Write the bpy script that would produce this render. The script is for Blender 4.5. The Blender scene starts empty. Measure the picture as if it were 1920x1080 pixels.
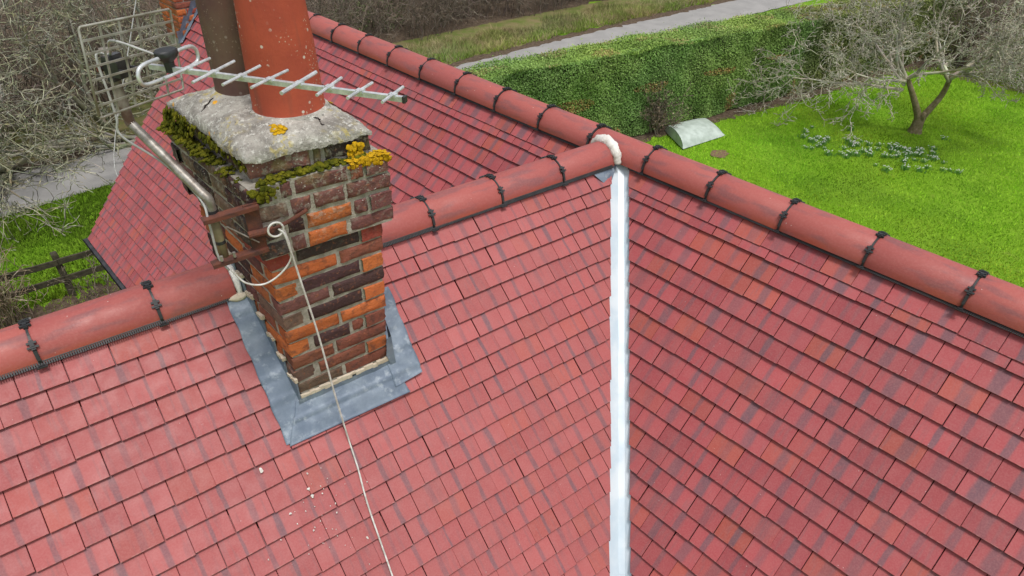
import bpy, math, random
import numpy as np
from mathutils import Vector, Matrix

random.seed(11)
RS = np.random.RandomState(7)
scene = bpy.context.scene
COL = scene.collection

# ------------------------------------------------------------------ camera
CAM = np.array([-3.25243, -2.37550, 1.69328])
CR = np.array([[0.72724022, -0.68610465, 0.0195467],
               [0.3945146, 0.44113247, 0.80607715],
               [0.56167596, 0.57850027, -0.59148758]])      # rows: right, up, forward
cd = bpy.data.cameras.new("camera")
cd.sensor_width = 36.0
cd.lens = 23.04
cd.clip_start = 0.05
cd.clip_end = 1000
cam = bpy.data.objects.new("camera", cd)
COL.objects.link(cam)
cam.matrix_world = Matrix(((CR[0, 0], CR[1, 0], -CR[2, 0], CAM[0]), (CR[0, 1], CR[1, 1], -CR[2, 1], CAM[1]),
                           (CR[0, 2], CR[1, 2], -CR[2, 2], CAM[2]), (0, 0, 0, 1)))
scene.camera = cam

# ------------------------------------------------------------------ world, sun, exposure (bright overcast day)
SUN_EL, SUN_AZ = math.radians(71), math.radians(-100)      # azimuth of the sun seen from the house, from +x towards +y
world = bpy.data.worlds.new("World")
scene.world = world
world.use_nodes = True
wn = world.node_tree
bg = wn.nodes["Background"]
sky = wn.nodes.new("ShaderNodeTexSky")
sky.sky_type = 'NISHITA'
sky.sun_disc = False
sky.sun_elevation = SUN_EL
sky.sun_rotation = math.pi / 2 - SUN_AZ
sky.air_density = 1.0
sky.dust_density = 3.0
hs = wn.nodes.new("ShaderNodeHueSaturation")               # overcast: the cloud layer greys the sky
hs.inputs["Saturation"].default_value = 0.30
wn.links.new(sky.outputs[0], hs.inputs["Color"])
wn.links.new(hs.outputs[0], bg.inputs[0])
bg.inputs[1].default_value = 0.11
sd = bpy.data.lights.new("sun", 'SUN')
sd.energy = 1.5
sd.angle = math.radians(12)
sd.color = (1.0, 0.96, 0.9)
sun = bpy.data.objects.new("sun", sd)
COL.objects.link(sun)
sv = Vector((math.cos(SUN_EL) * math.cos(SUN_AZ), math.cos(SUN_EL) * math.sin(SUN_AZ), math.sin(SUN_EL)))
sun.rotation_euler = sv.to_track_quat('Z', 'Y').to_euler()
sun.location = (0, 0, 20)
scene.view_settings.view_transform = 'Standard'
scene.view_settings.look = 'None'
scene.view_settings.gamma = 1.0
scene.view_settings.exposure = 0.45

# ------------------------------------------------------------------ node helpers
class NT:
    def __init__(s, name):
        s.m = bpy.data.materials.new(name)
        s.m.use_nodes = True
        s.t = s.m.node_tree
        s.b = s.t.nodes["Principled BSDF"]
    def n(s, ty, **kw):
        x = s.t.nodes.new(ty)
        for k, v in kw.items():
            setattr(x, k, v)
        return x
    def link(s, a, b):
        s.t.links.new(a, b)
    def val(s, sock, v):
        if hasattr(v, "is_output") or hasattr(v, "links"):
            s.link(v, sock)
        else:
            sock.default_value = v
    def math(s, op, a, b=0.0, c=0.0, clamp=False):
        x = s.n("ShaderNodeMath", operation=op, use_clamp=clamp)
        s.val(x.inputs[0], a); s.val(x.inputs[1], b); s.val(x.inputs[2], c)
        return x.outputs[0]
    def mix(s, f, a, b, mode='MIX'):
        x = s.n("ShaderNodeMix", data_type='RGBA', blend_type=mode)
        s.val(x.inputs[0], f)
        for i, v in ((6, a), (7, b)):
            if isinstance(v, tuple):
                x.inputs[i].default_value = (v[0], v[1], v[2], 1)
            else:
                s.link(v, x.inputs[i])
        return x.outputs[2]
    def noise(s, vec=None, scale=5.0, detail=3.0, rough=0.55, dist=0.0):
        x = s.n("ShaderNodeTexNoise")
        if vec is not None:
            s.link(vec, x.inputs["Vector"])
        x.inputs["Scale"].default_value = scale
        x.inputs["Detail"].default_value = detail
        x.inputs["Roughness"].default_value = rough
        x.inputs["Distortion"].default_value = dist
        return x.outputs["Fac"]
    def vor(s, vec, scale, out="Distance"):
        x = s.n("ShaderNodeTexVoronoi")
        s.link(vec, x.inputs["Vector"])
        x.inputs["Scale"].default_value = scale
        return x.outputs[out]
    def ramp(s, f, lo, hi, a=0.0, b=1.0):
        x = s.n("ShaderNodeMapRange", clamp=True, interpolation_type='SMOOTHSTEP')
        s.val(x.inputs[0], f); s.val(x.inputs[1], lo); s.val(x.inputs[2], hi)
        x.inputs[3].default_value = a; x.inputs[4].default_value = b
        return x.outputs[0]
    def pos(s):
        return s.n("ShaderNodeNewGeometry").outputs["Position"]
    def rnd(s):
        a = s.n("ShaderNodeObjectInfo").outputs["Random"]
        b = s.n("ShaderNodeNewGeometry").outputs["Random Per Island"]
        return s.math('FRACT', s.math('ADD', a, b))
    def fin(s, color, rough=0.8, bump=None, bs=0.3, bd=0.01, metal=0.0, spec=0.5):
        if isinstance(color, tuple):
            s.b.inputs["Base Color"].default_value = (*color, 1)
        else:
            s.link(color, s.b.inputs["Base Color"])
        s.val(s.b.inputs["Roughness"], rough)
        s.b.inputs["Metallic"].default_value = metal
        s.b.inputs["Specular IOR Level"].default_value = spec
        if bump is not None:
            x = s.n("ShaderNodeBump")
            x.inputs["Strength"].default_value = bs
            x.inputs["Distance"].default_value = bd
            s.link(bump, x.inputs["Height"])
            s.link(x.outputs[0], s.b.inputs["Normal"])
        return s.m

def tile_material(name, streak_w, streak_f, orange, c0, c1, c2, lumv=0.24):
    t = NT(name)
    uv = t.n("ShaderNodeUVMap", uv_map="UVMap").outputs[0]
    sep = t.n("ShaderNodeSeparateXYZ"); t.link(uv, sep.inputs[0])
    r = t.rnd()
    r2 = t.math('FRACT', t.math('MULTIPLY', r, 17.31))
    r3 = t.math('FRACT', t.math('MULTIPLY', r, 53.77))
    off = t.n("ShaderNodeCombineXYZ")
    t.link(t.math('MULTIPLY', r, 90.0), off.inputs[2])
    vec = t.n("ShaderNodeVectorMath", operation='ADD')
    t.link(uv, vec.inputs[0]); t.link(off.outputs[0], vec.inputs[1])
    vec = vec.outputs[0]
    st = t.n("ShaderNodeVectorMath", operation='MULTIPLY')
    t.link(vec, st.inputs[0]); st.inputs[1].default_value = (9.0, 1.1, 1.0)
    st = st.outputs[0]
    base = t.mix(r, c0, c1)
    base = t.mix(t.math('MULTIPLY', r2, 0.5), base, c2)
    base = t.mix(t.math('MULTIPLY', t.ramp(r3, 0.76, 1.0), orange), base, (0.40, 0.085, 0.045))
    # stain running down from the joint above, and fainter parallel streaks beside it
    wob = t.math('MULTIPLY', t.math('SUBTRACT', t.noise(vec, 1.6, 3.0), 0.5), 0.12)
    c = t.math('ABSOLUTE', t.math('ADD', t.math('SUBTRACT', sep.outputs[0], t.math('ADD', 0.42, t.math('MULTIPLY', r3, 0.16))), wob))
    w = t.math('ADD', streak_w * 0.5, t.math('MULTIPLY', r2, streak_w))
    m = t.ramp(t.math('DIVIDE', c, w), 1.0, 0.5)
    m = t.math('MULTIPLY', m, t.ramp(t.noise(vec, 4.0, 3.0, 0.6), 0.2, 0.5, 0.55, 1.0))
    m = t.math('MULTIPLY', m, t.math('ADD', 0.35, t.math('MULTIPLY', t.math('FRACT', t.math('MULTIPLY', r, 7.13)), 0.65)))
    sm = t.ramp(t.noise(st, 1.0, 2.0), 0.52, 0.70)
    base = t.mix(t.math('MULTIPLY', sm, streak_f * 0.42), base, (0.20, 0.095, 0.105))
    base = t.mix(t.math('MULTIPLY', m, streak_f), base, (0.125, 0.078, 0.100))
    lum = t.math('ADD', 0.98 - lumv / 2, t.math('MULTIPLY', t.math('FRACT', t.math('MULTIPLY', r, 31.7)), lumv))
    cmb = t.n("ShaderNodeCombineColor")
    for k_ in range(3): t.link(lum, cmb.inputs[k_])
    base = t.mix(1.0, base, cmb.outputs[0], 'MULTIPLY')
    p = t.pos()
    base = t.mix(t.ramp(t.noise(p, 0.9, 3.0), 0.35, 0.7, 0.0, 0.20), base, (0.27, 0.095, 0.095))
    base = t.mix(t.ramp(t.noise(p, 13.0, 4.0), 0.35, 0.75, 0.0, 0.09), base, (0.50, 0.23, 0.22))
    base = t.mix(t.ramp(t.noise(p, 140.0, 3.0), 0.35, 0.7, 0.0, 0.14), base, (0.55, 0.26, 0.24))
    sp = t.math('MULTIPLY', t.ramp(t.vor(p, 38.0), 0.085, 0.05), t.ramp(t.noise(p, 7.0, 2.0), 0.60, 0.66))
    base = t.mix(t.math('MULTIPLY', sp, 0.75), base, (0.62, 0.55, 0.52))
    ed = t.math('MULTIPLY', t.ramp(sep.outputs[1], 0.035, 0.0), t.ramp(t.noise(p, 60.0, 2.0), 0.5, 0.62))
    base = t.mix(t.math('MULTIPLY', ed, 0.5), base, (0.52, 0.27, 0.25))
    bump = t.math('ADD', t.noise(p, 220.0, 3.0), t.math('MULTIPLY', t.noise(p, 22.0, 2.0), 1.5))
    cu = t.math('SUBTRACT', sep.outputs[0], 0.5)
    bump = t.math('SUBTRACT', bump, t.math('MULTIPLY', t.math('MULTIPLY', cu, cu), 9.0))
    return t.fin(base, t.ramp(t.noise(p, 16.0), 0.3, 0.7, 0.46, 0.66), bump, 0.25, 0.002, spec=0.32)

def simple(name, c0, c1, scale=8.0, rough=0.8, bs=0.3, bd=0.004, metal=0.0, spec=0.5, bscale=None, detail=4.0):
    t = NT(name)
    p = t.pos()
    f = t.ramp(t.noise(p, scale, detail, 0.6), 0.3, 0.7)
    return t.fin(t.mix(f, c0, c1), rough, t.noise(p, bscale or scale * 6, 3.0), bs, bd, metal, spec)

M = {}
M['tile_b'] = tile_material("roof_tile_red", 0.088, 0.86, 0.35, (0.395, 0.090, 0.090), (0.350, 0.076, 0.079), (0.42, 0.118, 0.116), 0.17)
M['tile_a'] = tile_material("roof_tile_red_streaked", 0.165, 0.88, 0.60, (0.385, 0.070, 0.078), (0.32, 0.056, 0.067), (0.42, 0.096, 0.102))
M['tile_edge'] = simple("tile_edge_shadow", (0.135, 0.030, 0.028), (0.085, 0.022, 0.024), 30.0, 0.9, 0.3, 0.002, spec=0.2)  # edge faces coloured dark red so the courses read as shadow lines

def ridge_material():
    t = NT("ridge_tile_red")
    p = t.pos()
    r = t.rnd()
    base = t.mix(r, (0.42, 0.108, 0.092), (0.355, 0.088, 0.080))
    uv = t.n("ShaderNodeUVMap", uv_map="UVMap").outputs[0]
    sep = t.n("ShaderNodeSeparateXYZ"); t.link(uv, sep.inputs[0])
    off = t.n("ShaderNodeCombineXYZ"); t.link(t.math('MULTIPLY', r, 40.0), off.inputs[2])
    sc = t.n("ShaderNodeVectorMath", operation='MULTIPLY_ADD')
    t.link(uv, sc.inputs[0]); sc.inputs[1].default_value = (2.2, 7.0, 1); t.link(off.outputs[0], sc.inputs[2])
    m = t.ramp(t.noise(sc.outputs[0], 1.0, 4.0), 0.48, 0.68)
    base = t.mix(t.math('MULTIPLY', m, 0.55), base, (0.165, 0.085, 0.095))
    base = t.mix(t.ramp(t.noise(p, 90.0), 0.4, 0.7, 0.0, 0.18), base, (0.5, 0.2, 0.17))
    sp = t.math('MULTIPLY', t.ramp(t.vor(p, 26.0), 0.07, 0.04), t.ramp(t.noise(p, 5.0, 2.0), 0.52, 0.6))
    base = t.mix(sp, base, (0.7, 0.66, 0.62))
    ed_ = t.math('MULTIPLY', t.ramp(t.math('ABSOLUTE', t.math('SUBTRACT', sep.outputs[1], 0.5)), 0.36, 0.5), t.ramp(t.noise(p, 6.0, 3.0), 0.35, 0.65))
    base = t.mix(t.math('MULTIPLY', ed_, 0.55), base, (0.45, 0.095, 0.045))
    return t.fin(base, t.ramp(t.noise(p, 9.0, 4.0), 0.3, 0.7, 0.42, 0.66), t.math('ADD', t.noise(p, 160.0), t.math('MULTIPLY', t.noise(p, 14.0, 3.0), 2.0)), 0.3, 0.003, spec=0.4)
M['ridge'] = ridge_material()

def brick_material():
    t = NT("brick_weathered")
    p = t.pos()
    oc = t.n("ShaderNodeObjectInfo").outputs["Color"]
    n1 = t.noise(p, 26.0, 5.0, 0.65)
    base = t.mix(t.ramp(n1, 0.46, 0.68, 0.0, 0.62), oc, (0.075, 0.045, 0.040))
    base = t.mix(t.ramp(t.noise(p, 60.0, 4.0), 0.55, 0.75, 0.0, 0.5), base, (0.42, 0.16, 0.08))
    sep = t.n("ShaderNodeSeparateXYZ"); t.link(p, sep.inputs[0])
    hz = t.ramp(sep.outputs[2], 0.12, 0.62)
    li = t.math('MULTIPLY', t.ramp(t.noise(p, 34.0, 5.0, 0.7), 0.52, 0.60), hz)
    base = t.mix(t.math('MULTIPLY', li, 0.6), base, (0.36, 0.34, 0.28))
    ws = t.math('MULTIPLY', t.ramp(t.vor(p, 75.0), 0.22, 0.12), t.math('MULTIPLY', t.ramp(t.noise(p, 12.0), 0.50, 0.60), t.ramp(sep.outputs[2], 0.2, 0.6)))
    base = t.mix(ws, base, (0.66, 0.65, 0.60))
    ol = t.math('MULTIPLY', t.ramp(t.noise(p, 10.0, 4.0), 0.56, 0.66), t.ramp(sep.outputs[2], 0.35, 0.75))
    base = t.mix(t.math('MULTIPLY', ol, 0.6), base, (0.22, 0.20, 0.08))
    h = t.math('ADD', t.math('MULTIPLY', n1, 1.0), t.noise(p, 110.0, 4.0))
    return t.fin(base, 0.9, h, 0.7, 0.006, spec=0.25)
M['brick'] = brick_material()
M['mortar'] = simple("mortar_grey", (0.45, 0.42, 0.36), (0.27, 0.245, 0.205), 24.0, 0.95, 0.8, 0.006, spec=0.2)
M['pointing'] = simple("mortar_cream", (0.66, 0.58, 0.46), (0.50, 0.42, 0.32), 20.0, 0.9, 0.5, 0.004, spec=0.2)
M['white_mortar'] = simple("mortar_white", (0.86, 0.84, 0.80), (0.68, 0.65, 0.60), 18.0, 0.85, 0.6, 0.006, spec=0.2)

def flaunch_material():
    t = NT("flaunching_cement")
    p = t.pos()
    base = t.mix(t.ramp(t.noise(p, 9.0, 5.0, 0.65), 0.35, 0.68), (0.43, 0.41, 0.365), (0.20, 0.185, 0.165))
    base = t.mix(t.ramp(t.noise(p, 45.0, 5.0, 0.75), 0.52, 0.64, 0.0, 0.85), base, (0.62, 0.61, 0.56))
    base = t.mix(t.ramp(t.noise(p, 80.0, 3.0, 0.7), 0.60, 0.68, 0.0, 0.8), base, (0.12, 0.11, 0.10))
    ol = t.math('MULTIPLY', t.ramp(t.noise(p, 6.0, 3.0), 0.50, 0.66), t.ramp(t.noise(p, 48.0, 3.0), 0.48, 0.6))
    base = t.mix(t.math('MULTIPLY', ol, 0.8), base, (0.46, 0.37, 0.10))
    base = t.mix(t.math('MULTIPLY', t.ramp(t.vor(p, 11.0), 0.13, 0.09), t.ramp(t.noise(p, 3.1), 0.5, 0.55)), base, (0.72, 0.36, 0.04))
    h = t.math('ADD', t.noise(p, 18.0, 5.0, 0.7), t.noise(p, 90.0, 3.0))
    return t.fin(base, 0.95, h, 0.9, 0.008, spec=0.2)
M['flaunch'] = flaunch_material()

def pot_material(name, c0, c1, speck):
    t = NT(name)
    p = t.pos()
    base = t.mix(t.ramp(t.noise(p, 7.0, 4.0), 0.3, 0.7), c0, c1)
    s1 = t.math('MULTIPLY', t.ramp(t.vor(p, 34.0), 0.23, 0.16), t.ramp(t.noise(p, 9.0), 0.50, 0.58))
    s2 = t.math('MULTIPLY', t.ramp(t.vor(p, 85.0), 0.24, 0.16), t.ramp(t.noise(p, 8.0), 0.50, 0.62))
    base = t.mix(t.math('MULTIPLY', s1, speck), base, (0.66, 0.60, 0.53))
    base = t.mix(t.math('MULTIPLY', s2, speck), base, (0.60, 0.52, 0.40))
    sv_ = t.n("ShaderNodeVectorMath", operation='MULTIPLY'); t.link(p, sv_.inputs[0]); sv_.inputs[1].default_value = (26.0, 26.0, 2.2)
    base = t.mix(t.ramp(t.noise(sv_.outputs[0], 1.0, 4.0), 0.50, 0.74, 0.0, 0.42), base, (0.16, 0.075, 0.055))
    return t.fin(base, 0.78, t.noise(p, 70.0, 4.0), 0.4, 0.003, spec=0.25)
M['pot_red'] = pot_material("chimney_pot_terracotta", (0.46, 0.092, 0.050), (0.38, 0.075, 0.045), 0.9)
M['pot_brown'] = pot_material("chimney_pot_brown", (0.155, 0.105, 0.072), (0.115, 0.062, 0.055), 0.25)

def lead_material():
    t = NT("lead_sheet")
    p = t.pos()
    base = t.mix(t.ramp(t.noise(p, 7.0, 5.0, 0.65), 0.35, 0.7), (0.125, 0.165, 0.225), (0.225, 0.275, 0.335))
    base = t.mix(t.ramp(t.noise(p, 22.0, 4.0, 0.65), 0.52, 0.72, 0.0, 0.6), base, (0.40, 0.45, 0.50))
    base = t.mix(t.ramp(t.noise(p, 3.5, 3.0), 0.55, 0.75, 0.0, 0.6), base, (0.085, 0.118, 0.172))
    return t.fin(base, t.ramp(t.noise(p, 12.0), 0.3, 0.7, 0.5, 0.7), t.noise(p, 11.0, 4.0), 0.5, 0.010, 0.15)
M['lead'] = lead_material()

def valley_material():
    t = NT("valley_sheet")
    p = t.pos()
    base = t.mix(t.ramp(t.noise(p, 5.0, 4.0), 0.4, 0.7), (0.69, 0.75, 0.805), (0.54, 0.64, 0.725))
    return t.fin(base, 0.42, t.noise(p, 9.0, 3.0), 0.25, 0.006, 0.08)
M['valley'] = valley_material()
M['black'] = simple("black_plastic", (0.018, 0.019, 0.021), (0.035, 0.037, 0.04), 20.0, 0.5, 0.2, 0.001)
M['gutter'] = simple("gutter_black", (0.02, 0.02, 0.022), (0.05, 0.05, 0.055), 14.0, 0.45, 0.2, 0.002)
M['white_paint'] = simple("white_paint", (0.78, 0.78, 0.76), (0.66, 0.66, 0.63), 6.0, 0.6, 0.1, 0.001)
M['render'] = simple("wall_render", (0.62, 0.58, 0.50), (0.52, 0.48, 0.41), 3.0, 0.9, 0.4, 0.006)
M['galv'] = simple("galvanised_steel", (0.42, 0.40, 0.37), (0.21, 0.18, 0.15), 30.0, 0.5, 0.2, 0.001, 0.55)
M['alu'] = simple("aluminium_dull", (0.74, 0.76, 0.78), (0.48, 0.50, 0.515), 40.0, 0.42, 0.2, 0.001, 0.45)
M['grid'] = simple("aerial_grid_metal", (0.40, 0.39, 0.35), (0.24, 0.235, 0.18), 24.0, 0.6, 0.2, 0.001, 0.35)
M['rust'] = simple("rusty_iron", (0.17, 0.055, 0.032), (0.085, 0.038, 0.03), 30.0, 0.9, 0.7, 0.003, 0.1)
M['rust_pole'] = simple("rusty_pole", (0.115, 0.062, 0.045), (0.30, 0.27, 0.235), 16.0, 0.75, 0.5, 0.002, 0.25)
M['olive_pole'] = simple("olive_pole", (0.32, 0.27, 0.15), (0.22, 0.165, 0.095), 20.0, 0.7, 0.4, 0.002, 0.2)
M['cable'] = simple("cable_white", (0.74, 0.73, 0.70), (0.45, 0.43, 0.39), 30.0, 0.5, 0.1, 0.001)
M['cable_grey'] = simple("cable_grey", (0.48, 0.48, 0.47), (0.34, 0.34, 0.33), 30.0, 0.5, 0.1, 0.001)
M['moss'] = simple("moss", (0.215, 0.200, 0.016), (0.070, 0.085, 0.010), 26.0, 0.95, 1.0, 0.010, spec=0.1, bscale=260.0)
M['lichen'] = simple("yellow_lichen", (0.72, 0.42, 0.012), (0.52, 0.31, 0.02), 70.0, 0.95, 0.9, 0.004, spec=0.1)
M['dropping'] = simple("bird_dropping", (0.78, 0.77, 0.74), (0.6, 0.57, 0.52), 50.0, 0.9, 0.2, 0.002, spec=0.2)
M['deck'] = simple("roof_underlay", (0.03, 0.022, 0.02), (0.02, 0.016, 0.015), 6.0, 0.95, 0.1, 0.002, spec=0.1)

# ------------------------------------------------------------------ mesh helpers
def link(o, parent=None):
    COL.objects.link(o)
    if parent is not None:
        o.parent = parent
    return o

def tag(o, label=None, cat=None, group=None, kind=None):
    if label: o["label"] = label
    if cat: o["category"] = cat
    if group: o["group"] = group
    if kind: o["kind"] = kind
    return o

def empty(name, loc=(0, 0, 0)):
    o = bpy.data.objects.new(name, None)
    o.location = loc
    return link(o)

class MB:
    """collects vertices and faces (world coordinates) for one mesh object"""
    def __init__(s):
        s.v = []; s.f = []; s.uv = []; s.has_uv = False; s.mi = {}
    def add(s, vs, fs, uvs=None, mi=None):
        b = len(s.v)
        s.v.extend([tuple(map(float, q)) for q in vs])
        if mi is not None:
            for k, m_ in enumerate(mi):
                if m_: s.mi[len(s.f) + k] = m_
        s.f.extend([tuple(i + b for i in f) for f in fs])
        if uvs is not None:
            s.has_uv = True
            s.uv.extend(uvs)
        else:
            s.uv.extend([(0.0, 0.0)] * len(vs))
        return s
    def box(s, c, ax, half):
        c = np.array(c, float); ax = [np.array(a, float) for a in ax]
        vs = [c + ax[0] * half[0] * i + ax[1] * half[1] * j + ax[2] * half[2] * k for k in (-1, 1) for j in (-1, 1) for i in (-1, 1)]
        return s.add(vs, [(0, 2, 3, 1), (4, 5, 7, 6), (0, 1, 5, 4), (2, 6, 7, 3), (0, 4, 6, 2), (1, 3, 7, 5)])
    def tube(s, pts, rad, n=8, cap=True):
        pts = [np.array(q, float) for q in pts]
        if not hasattr(rad, '__len__'):
            rad = [rad] * len(pts)
        t = [pts[1] - pts[0]] + [pts[i + 1] - pts[i - 1] for i in range(1, len(pts) - 1)] + [pts[-1] - pts[-2]]
        t = [q / (np.linalg.norm(q) + 1e-12) for q in t]
        a = np.cross(t[0], (0, 0, 1))
        if np.linalg.norm(a) < 0.1:
            a = np.cross(t[0], (1, 0, 0))
        a /= np.linalg.norm(a)
        vs = []; fs = []
        for i, q in enumerate(pts):
            a = a - t[i] * (a @ t[i]); a /= np.linalg.norm(a)
            b = np.cross(t[i], a)
            for k in range(n):
                an = 2 * math.pi * k / n
                vs.append(q + rad[i] * (a * math.cos(an) + b * math.sin(an)))
        for i in range(len(pts) - 1):
            for k in range(n):
                k2 = (k + 1) % n
                fs.append((i * n + k, i * n + k2, (i + 1) * n + k2, (i + 1) * n + k))
        if cap:
            fs.append(tuple(range(n))[::-1]); fs.append(tuple((len(pts) - 1) * n + k for k in range(n)))
        return s.add(vs, fs)
    def build(s, name, mat, parent=None, smooth=False):
        me = bpy.data.meshes.new(name)
        me.from_pydata(s.v, [], s.f)
        if s.has_uv:
            lay = me.uv_layers.new(name="UVMap")
            idx = np.zeros(len(me.loops), np.int32); me.loops.foreach_get("vertex_index", idx)
            lay.data.foreach_set("uv", np.array(s.uv, np.float32)[idx].ravel())
        for m_ in (mat if isinstance(mat, (list, tuple)) else [mat]):
            me.materials.append(m_)
        if s.mi:
            ar = np.zeros(len(me.polygons), np.int32)
            for k, m_ in s.mi.items(): ar[k] = m_
            me.polygons.foreach_set("material_index", ar)
        if smooth:
            me.polygons.foreach_set("use_smooth", [True] * len(me.polygons))
        me.update()
        o = bpy.data.objects.new(name, me)
        return link(o, parent)

def np_mesh(name, verts, tris, mat, parent=None, colors=None, smooth=False):
    """fast mesh from numpy arrays of triangles (or quads)"""
    verts = np.ascontiguousarray(verts, np.float32); tris = np.ascontiguousarray(tris, np.int32)
    k = tris.shape[1]
    me = bpy.data.meshes.new(name)
    me.vertices.add(len(verts)); me.vertices.foreach_set("co", verts.ravel())
    me.loops.add(tris.size); me.loops.foreach_set("vertex_index", tris.ravel())
    me.polygons.add(len(tris)); me.polygons.foreach_set("loop_start", np.arange(0, tris.size, k, dtype=np.int32))
    me.update(calc_edges=True)
    if colors is not None:
        ca = me.color_attributes.new("tint", 'FLOAT_COLOR', 'POINT')
        c4 = np.ones((len(verts), 4), np.float32); c4[:, :3] = colors
        ca.data.foreach_set("color", c4.ravel())
    if smooth:
        me.polygons.foreach_set("use_smooth", np.ones(len(tris), bool))
    me.materials.append(mat)
    o = bpy.data.objects.new(name, me)
    return link(o, parent)

def auto_smooth(o, ang=35):
    me = o.data
    me.polygons.foreach_set("use_smooth", [True] * len(me.polygons))
    if hasattr(me, "set_sharp_from_angle"):
        me.set_sharp_from_angle(angle=math.radians(ang))
    return o

def smooth_path(pts, n=6):
    pts = [np.array(p, float) for p in pts]
    P = [2 * pts[0] - pts[1]] + pts + [2 * pts[-1] - pts[-2]]
    out = []
    for i in range(1, len(P) - 2):
        for k in range(n):
            t = k / n
            out.append(0.5 * ((2 * P[i]) + (-P[i - 1] + P[i + 1]) * t + (2 * P[i - 1] - 5 * P[i] + 4 * P[i + 1] - P[i + 2]) * t * t
                              + (-P[i - 1] + 3 * P[i] - 3 * P[i + 1] + P[i + 2]) * t ** 3))
    out.append(pts[-1])
    return out

# ------------------------------------------------------------------ house frame
PA, PB, PHI = math.radians(50.167), math.radians(47.421), math.radians(-6.53)
cph, sph = math.cos(PHI), math.sin(PHI)
GZ = -5.8                                    # ground level (z = 0 is the roof apex)
def W(x, y, z):                              # wing frame (x along the wing ridge) -> world
    return np.array([cph * x - sph * y, sph * x + cph * y, z])
class Slope:
    def __init__(s, a, up, n):
        s.a, s.up, s.n = np.array(a, float), np.array(up, float), np.array(n, float)
    def pt(s, u, d, h=0.0):
        return s.a * u - s.up * d + s.n * h
SB = Slope(W(1, 0, 0), W(0, math.cos(PB), math.sin(PB)), W(0, -math.sin(PB), math.cos(PB)))
SA = Slope((0, -1, 0), (math.cos(PA), 0, math.sin(PA)), (-math.sin(PA), 0, math.cos(PA)))
SB2 = Slope(W(-1, 0, 0), W(0, -math.cos(PB), math.sin(PB)), W(0, math.sin(PB), math.cos(PB)))
SA2 = Slope((0, 1, 0), (-math.cos(PA), 0, math.sin(PA)), (math.sin(PA), 0, math.cos(PA)))
# where the slopes meet, as u = k * d
KB = -(math.sin(PB) / math.tan(PA) + sph * math.cos(PB)) / cph
def a_valley(sign):
    X, z = -math.cos(PA), -math.sin(PA)
    yl = sign * math.sin(PA) / math.tan(PB)
    xl = (X + sph * yl) / cph
    return -(sph * xl + cph * yl)
KA_NEAR, KA_FAR = a_valley(-1), a_valley(1)
KB2 = (math.sin(PB) / math.tan(PA) - sph * math.cos(PB)) / cph
EAVE, VERGE, NEAR_END, WING_END = 3.50, 6.22, -4.6, -5.6
TW, TT, TSTEP = 0.166, 0.0145, 0.0185

house = empty("house", (0, 0, GZ))
def hp(o):                                    # children keep world coordinates under the house empty
    o.parent = house
    o.matrix_parent_inverse = Matrix.Translation((0, 0, -GZ))
    return o
tag(house, "red tiled house roof with two crossing ridges and a brick chimney", "house")

def clip(poly, nx, nd, c):
    """keep nx*u + nd*d <= c"""
    out = []
    for i in range(len(poly)):
        p, q = poly[i], poly[(i + 1) % len(poly)]
        fp, fq = nx * p[0] + nd * p[1] - c, nx * q[0] + nd * q[1] - c
        if fp <= 0: out.append(p)
        if (fp < 0 < fq) or (fq < 0 < fp):
            t = fp / (fp - fq)
            out.append((p[0] + t * (q[0] - p[0]), p[1] + t * (q[1] - p[1])))
    return out
def area(poly):
    return 0.5 * sum(poly[i][0] * poly[(i + 1) % len(poly)][1] - poly[(i + 1) % len(poly)][0] * poly[i][1] for i in range(len(poly)))

def tile_mesh(poly, u0, dk, slope_g, k_=1.0):
    """poly in (u, d) counter-clockwise seen from above; returns local verts/faces/uv: x along, y up the slope from the tail, z normal"""
    P = [(p[0] - u0, dk - p[1]) for p in poly]
    n = len(P)
    cx = sum(p[0] for p in P) / n; cy = sum(p[1] for p in P) / n
    sl = TSTEP * k_ / slope_g
    vs, uv = [], []
    for (ins, dz) in ((0.0016, 0.0), (0.0, -0.0016), (0.0, -TT * k_)):
        for p in P:
            dx, dy = cx - p[0], cy - p[1]
            L = math.hypot(dx, dy) + 1e-9
            x, y = p[0] + ins * 1.4 * dx / L, p[1] + ins * 1.4 * dy / L
            vs.append((x, y, -y * sl + dz)); uv.append((x / 0.163, y / 0.2))
    fs = [tuple(range(n))]
    for r in (0, 1):
        for i in range(n):
            j = (i + 1) % n
            fs.append((r * n + j, r * n + i, (r + 1) * n + i, (r + 1) * n + j))
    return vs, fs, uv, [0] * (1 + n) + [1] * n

TILES = []   # slope key, matrix columns + origin, local mesh, full flag
def lay(key, S, rows, phase, bounds, gap=0.0026, exposed=0.11):
    for k, dk in enumerate(rows):
        g = exposed if k == 0 else dk - rows[k - 1]
        ph = phase(k)
        lo, hi = bounds(dk)
        i0 = math.floor((lo - ph) / TW) - 1; i1 = math.ceil((hi - ph) / TW) + 1
        for i in range(i0, i1):
            u0 = ph + i * TW + gap / 2; u1 = u0 + TW - gap
            if u1 < lo - 0.25 or u0 > hi + 0.25:
                continue
            yield key, S, u0, u1, dk, max(exposed, g), k

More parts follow.
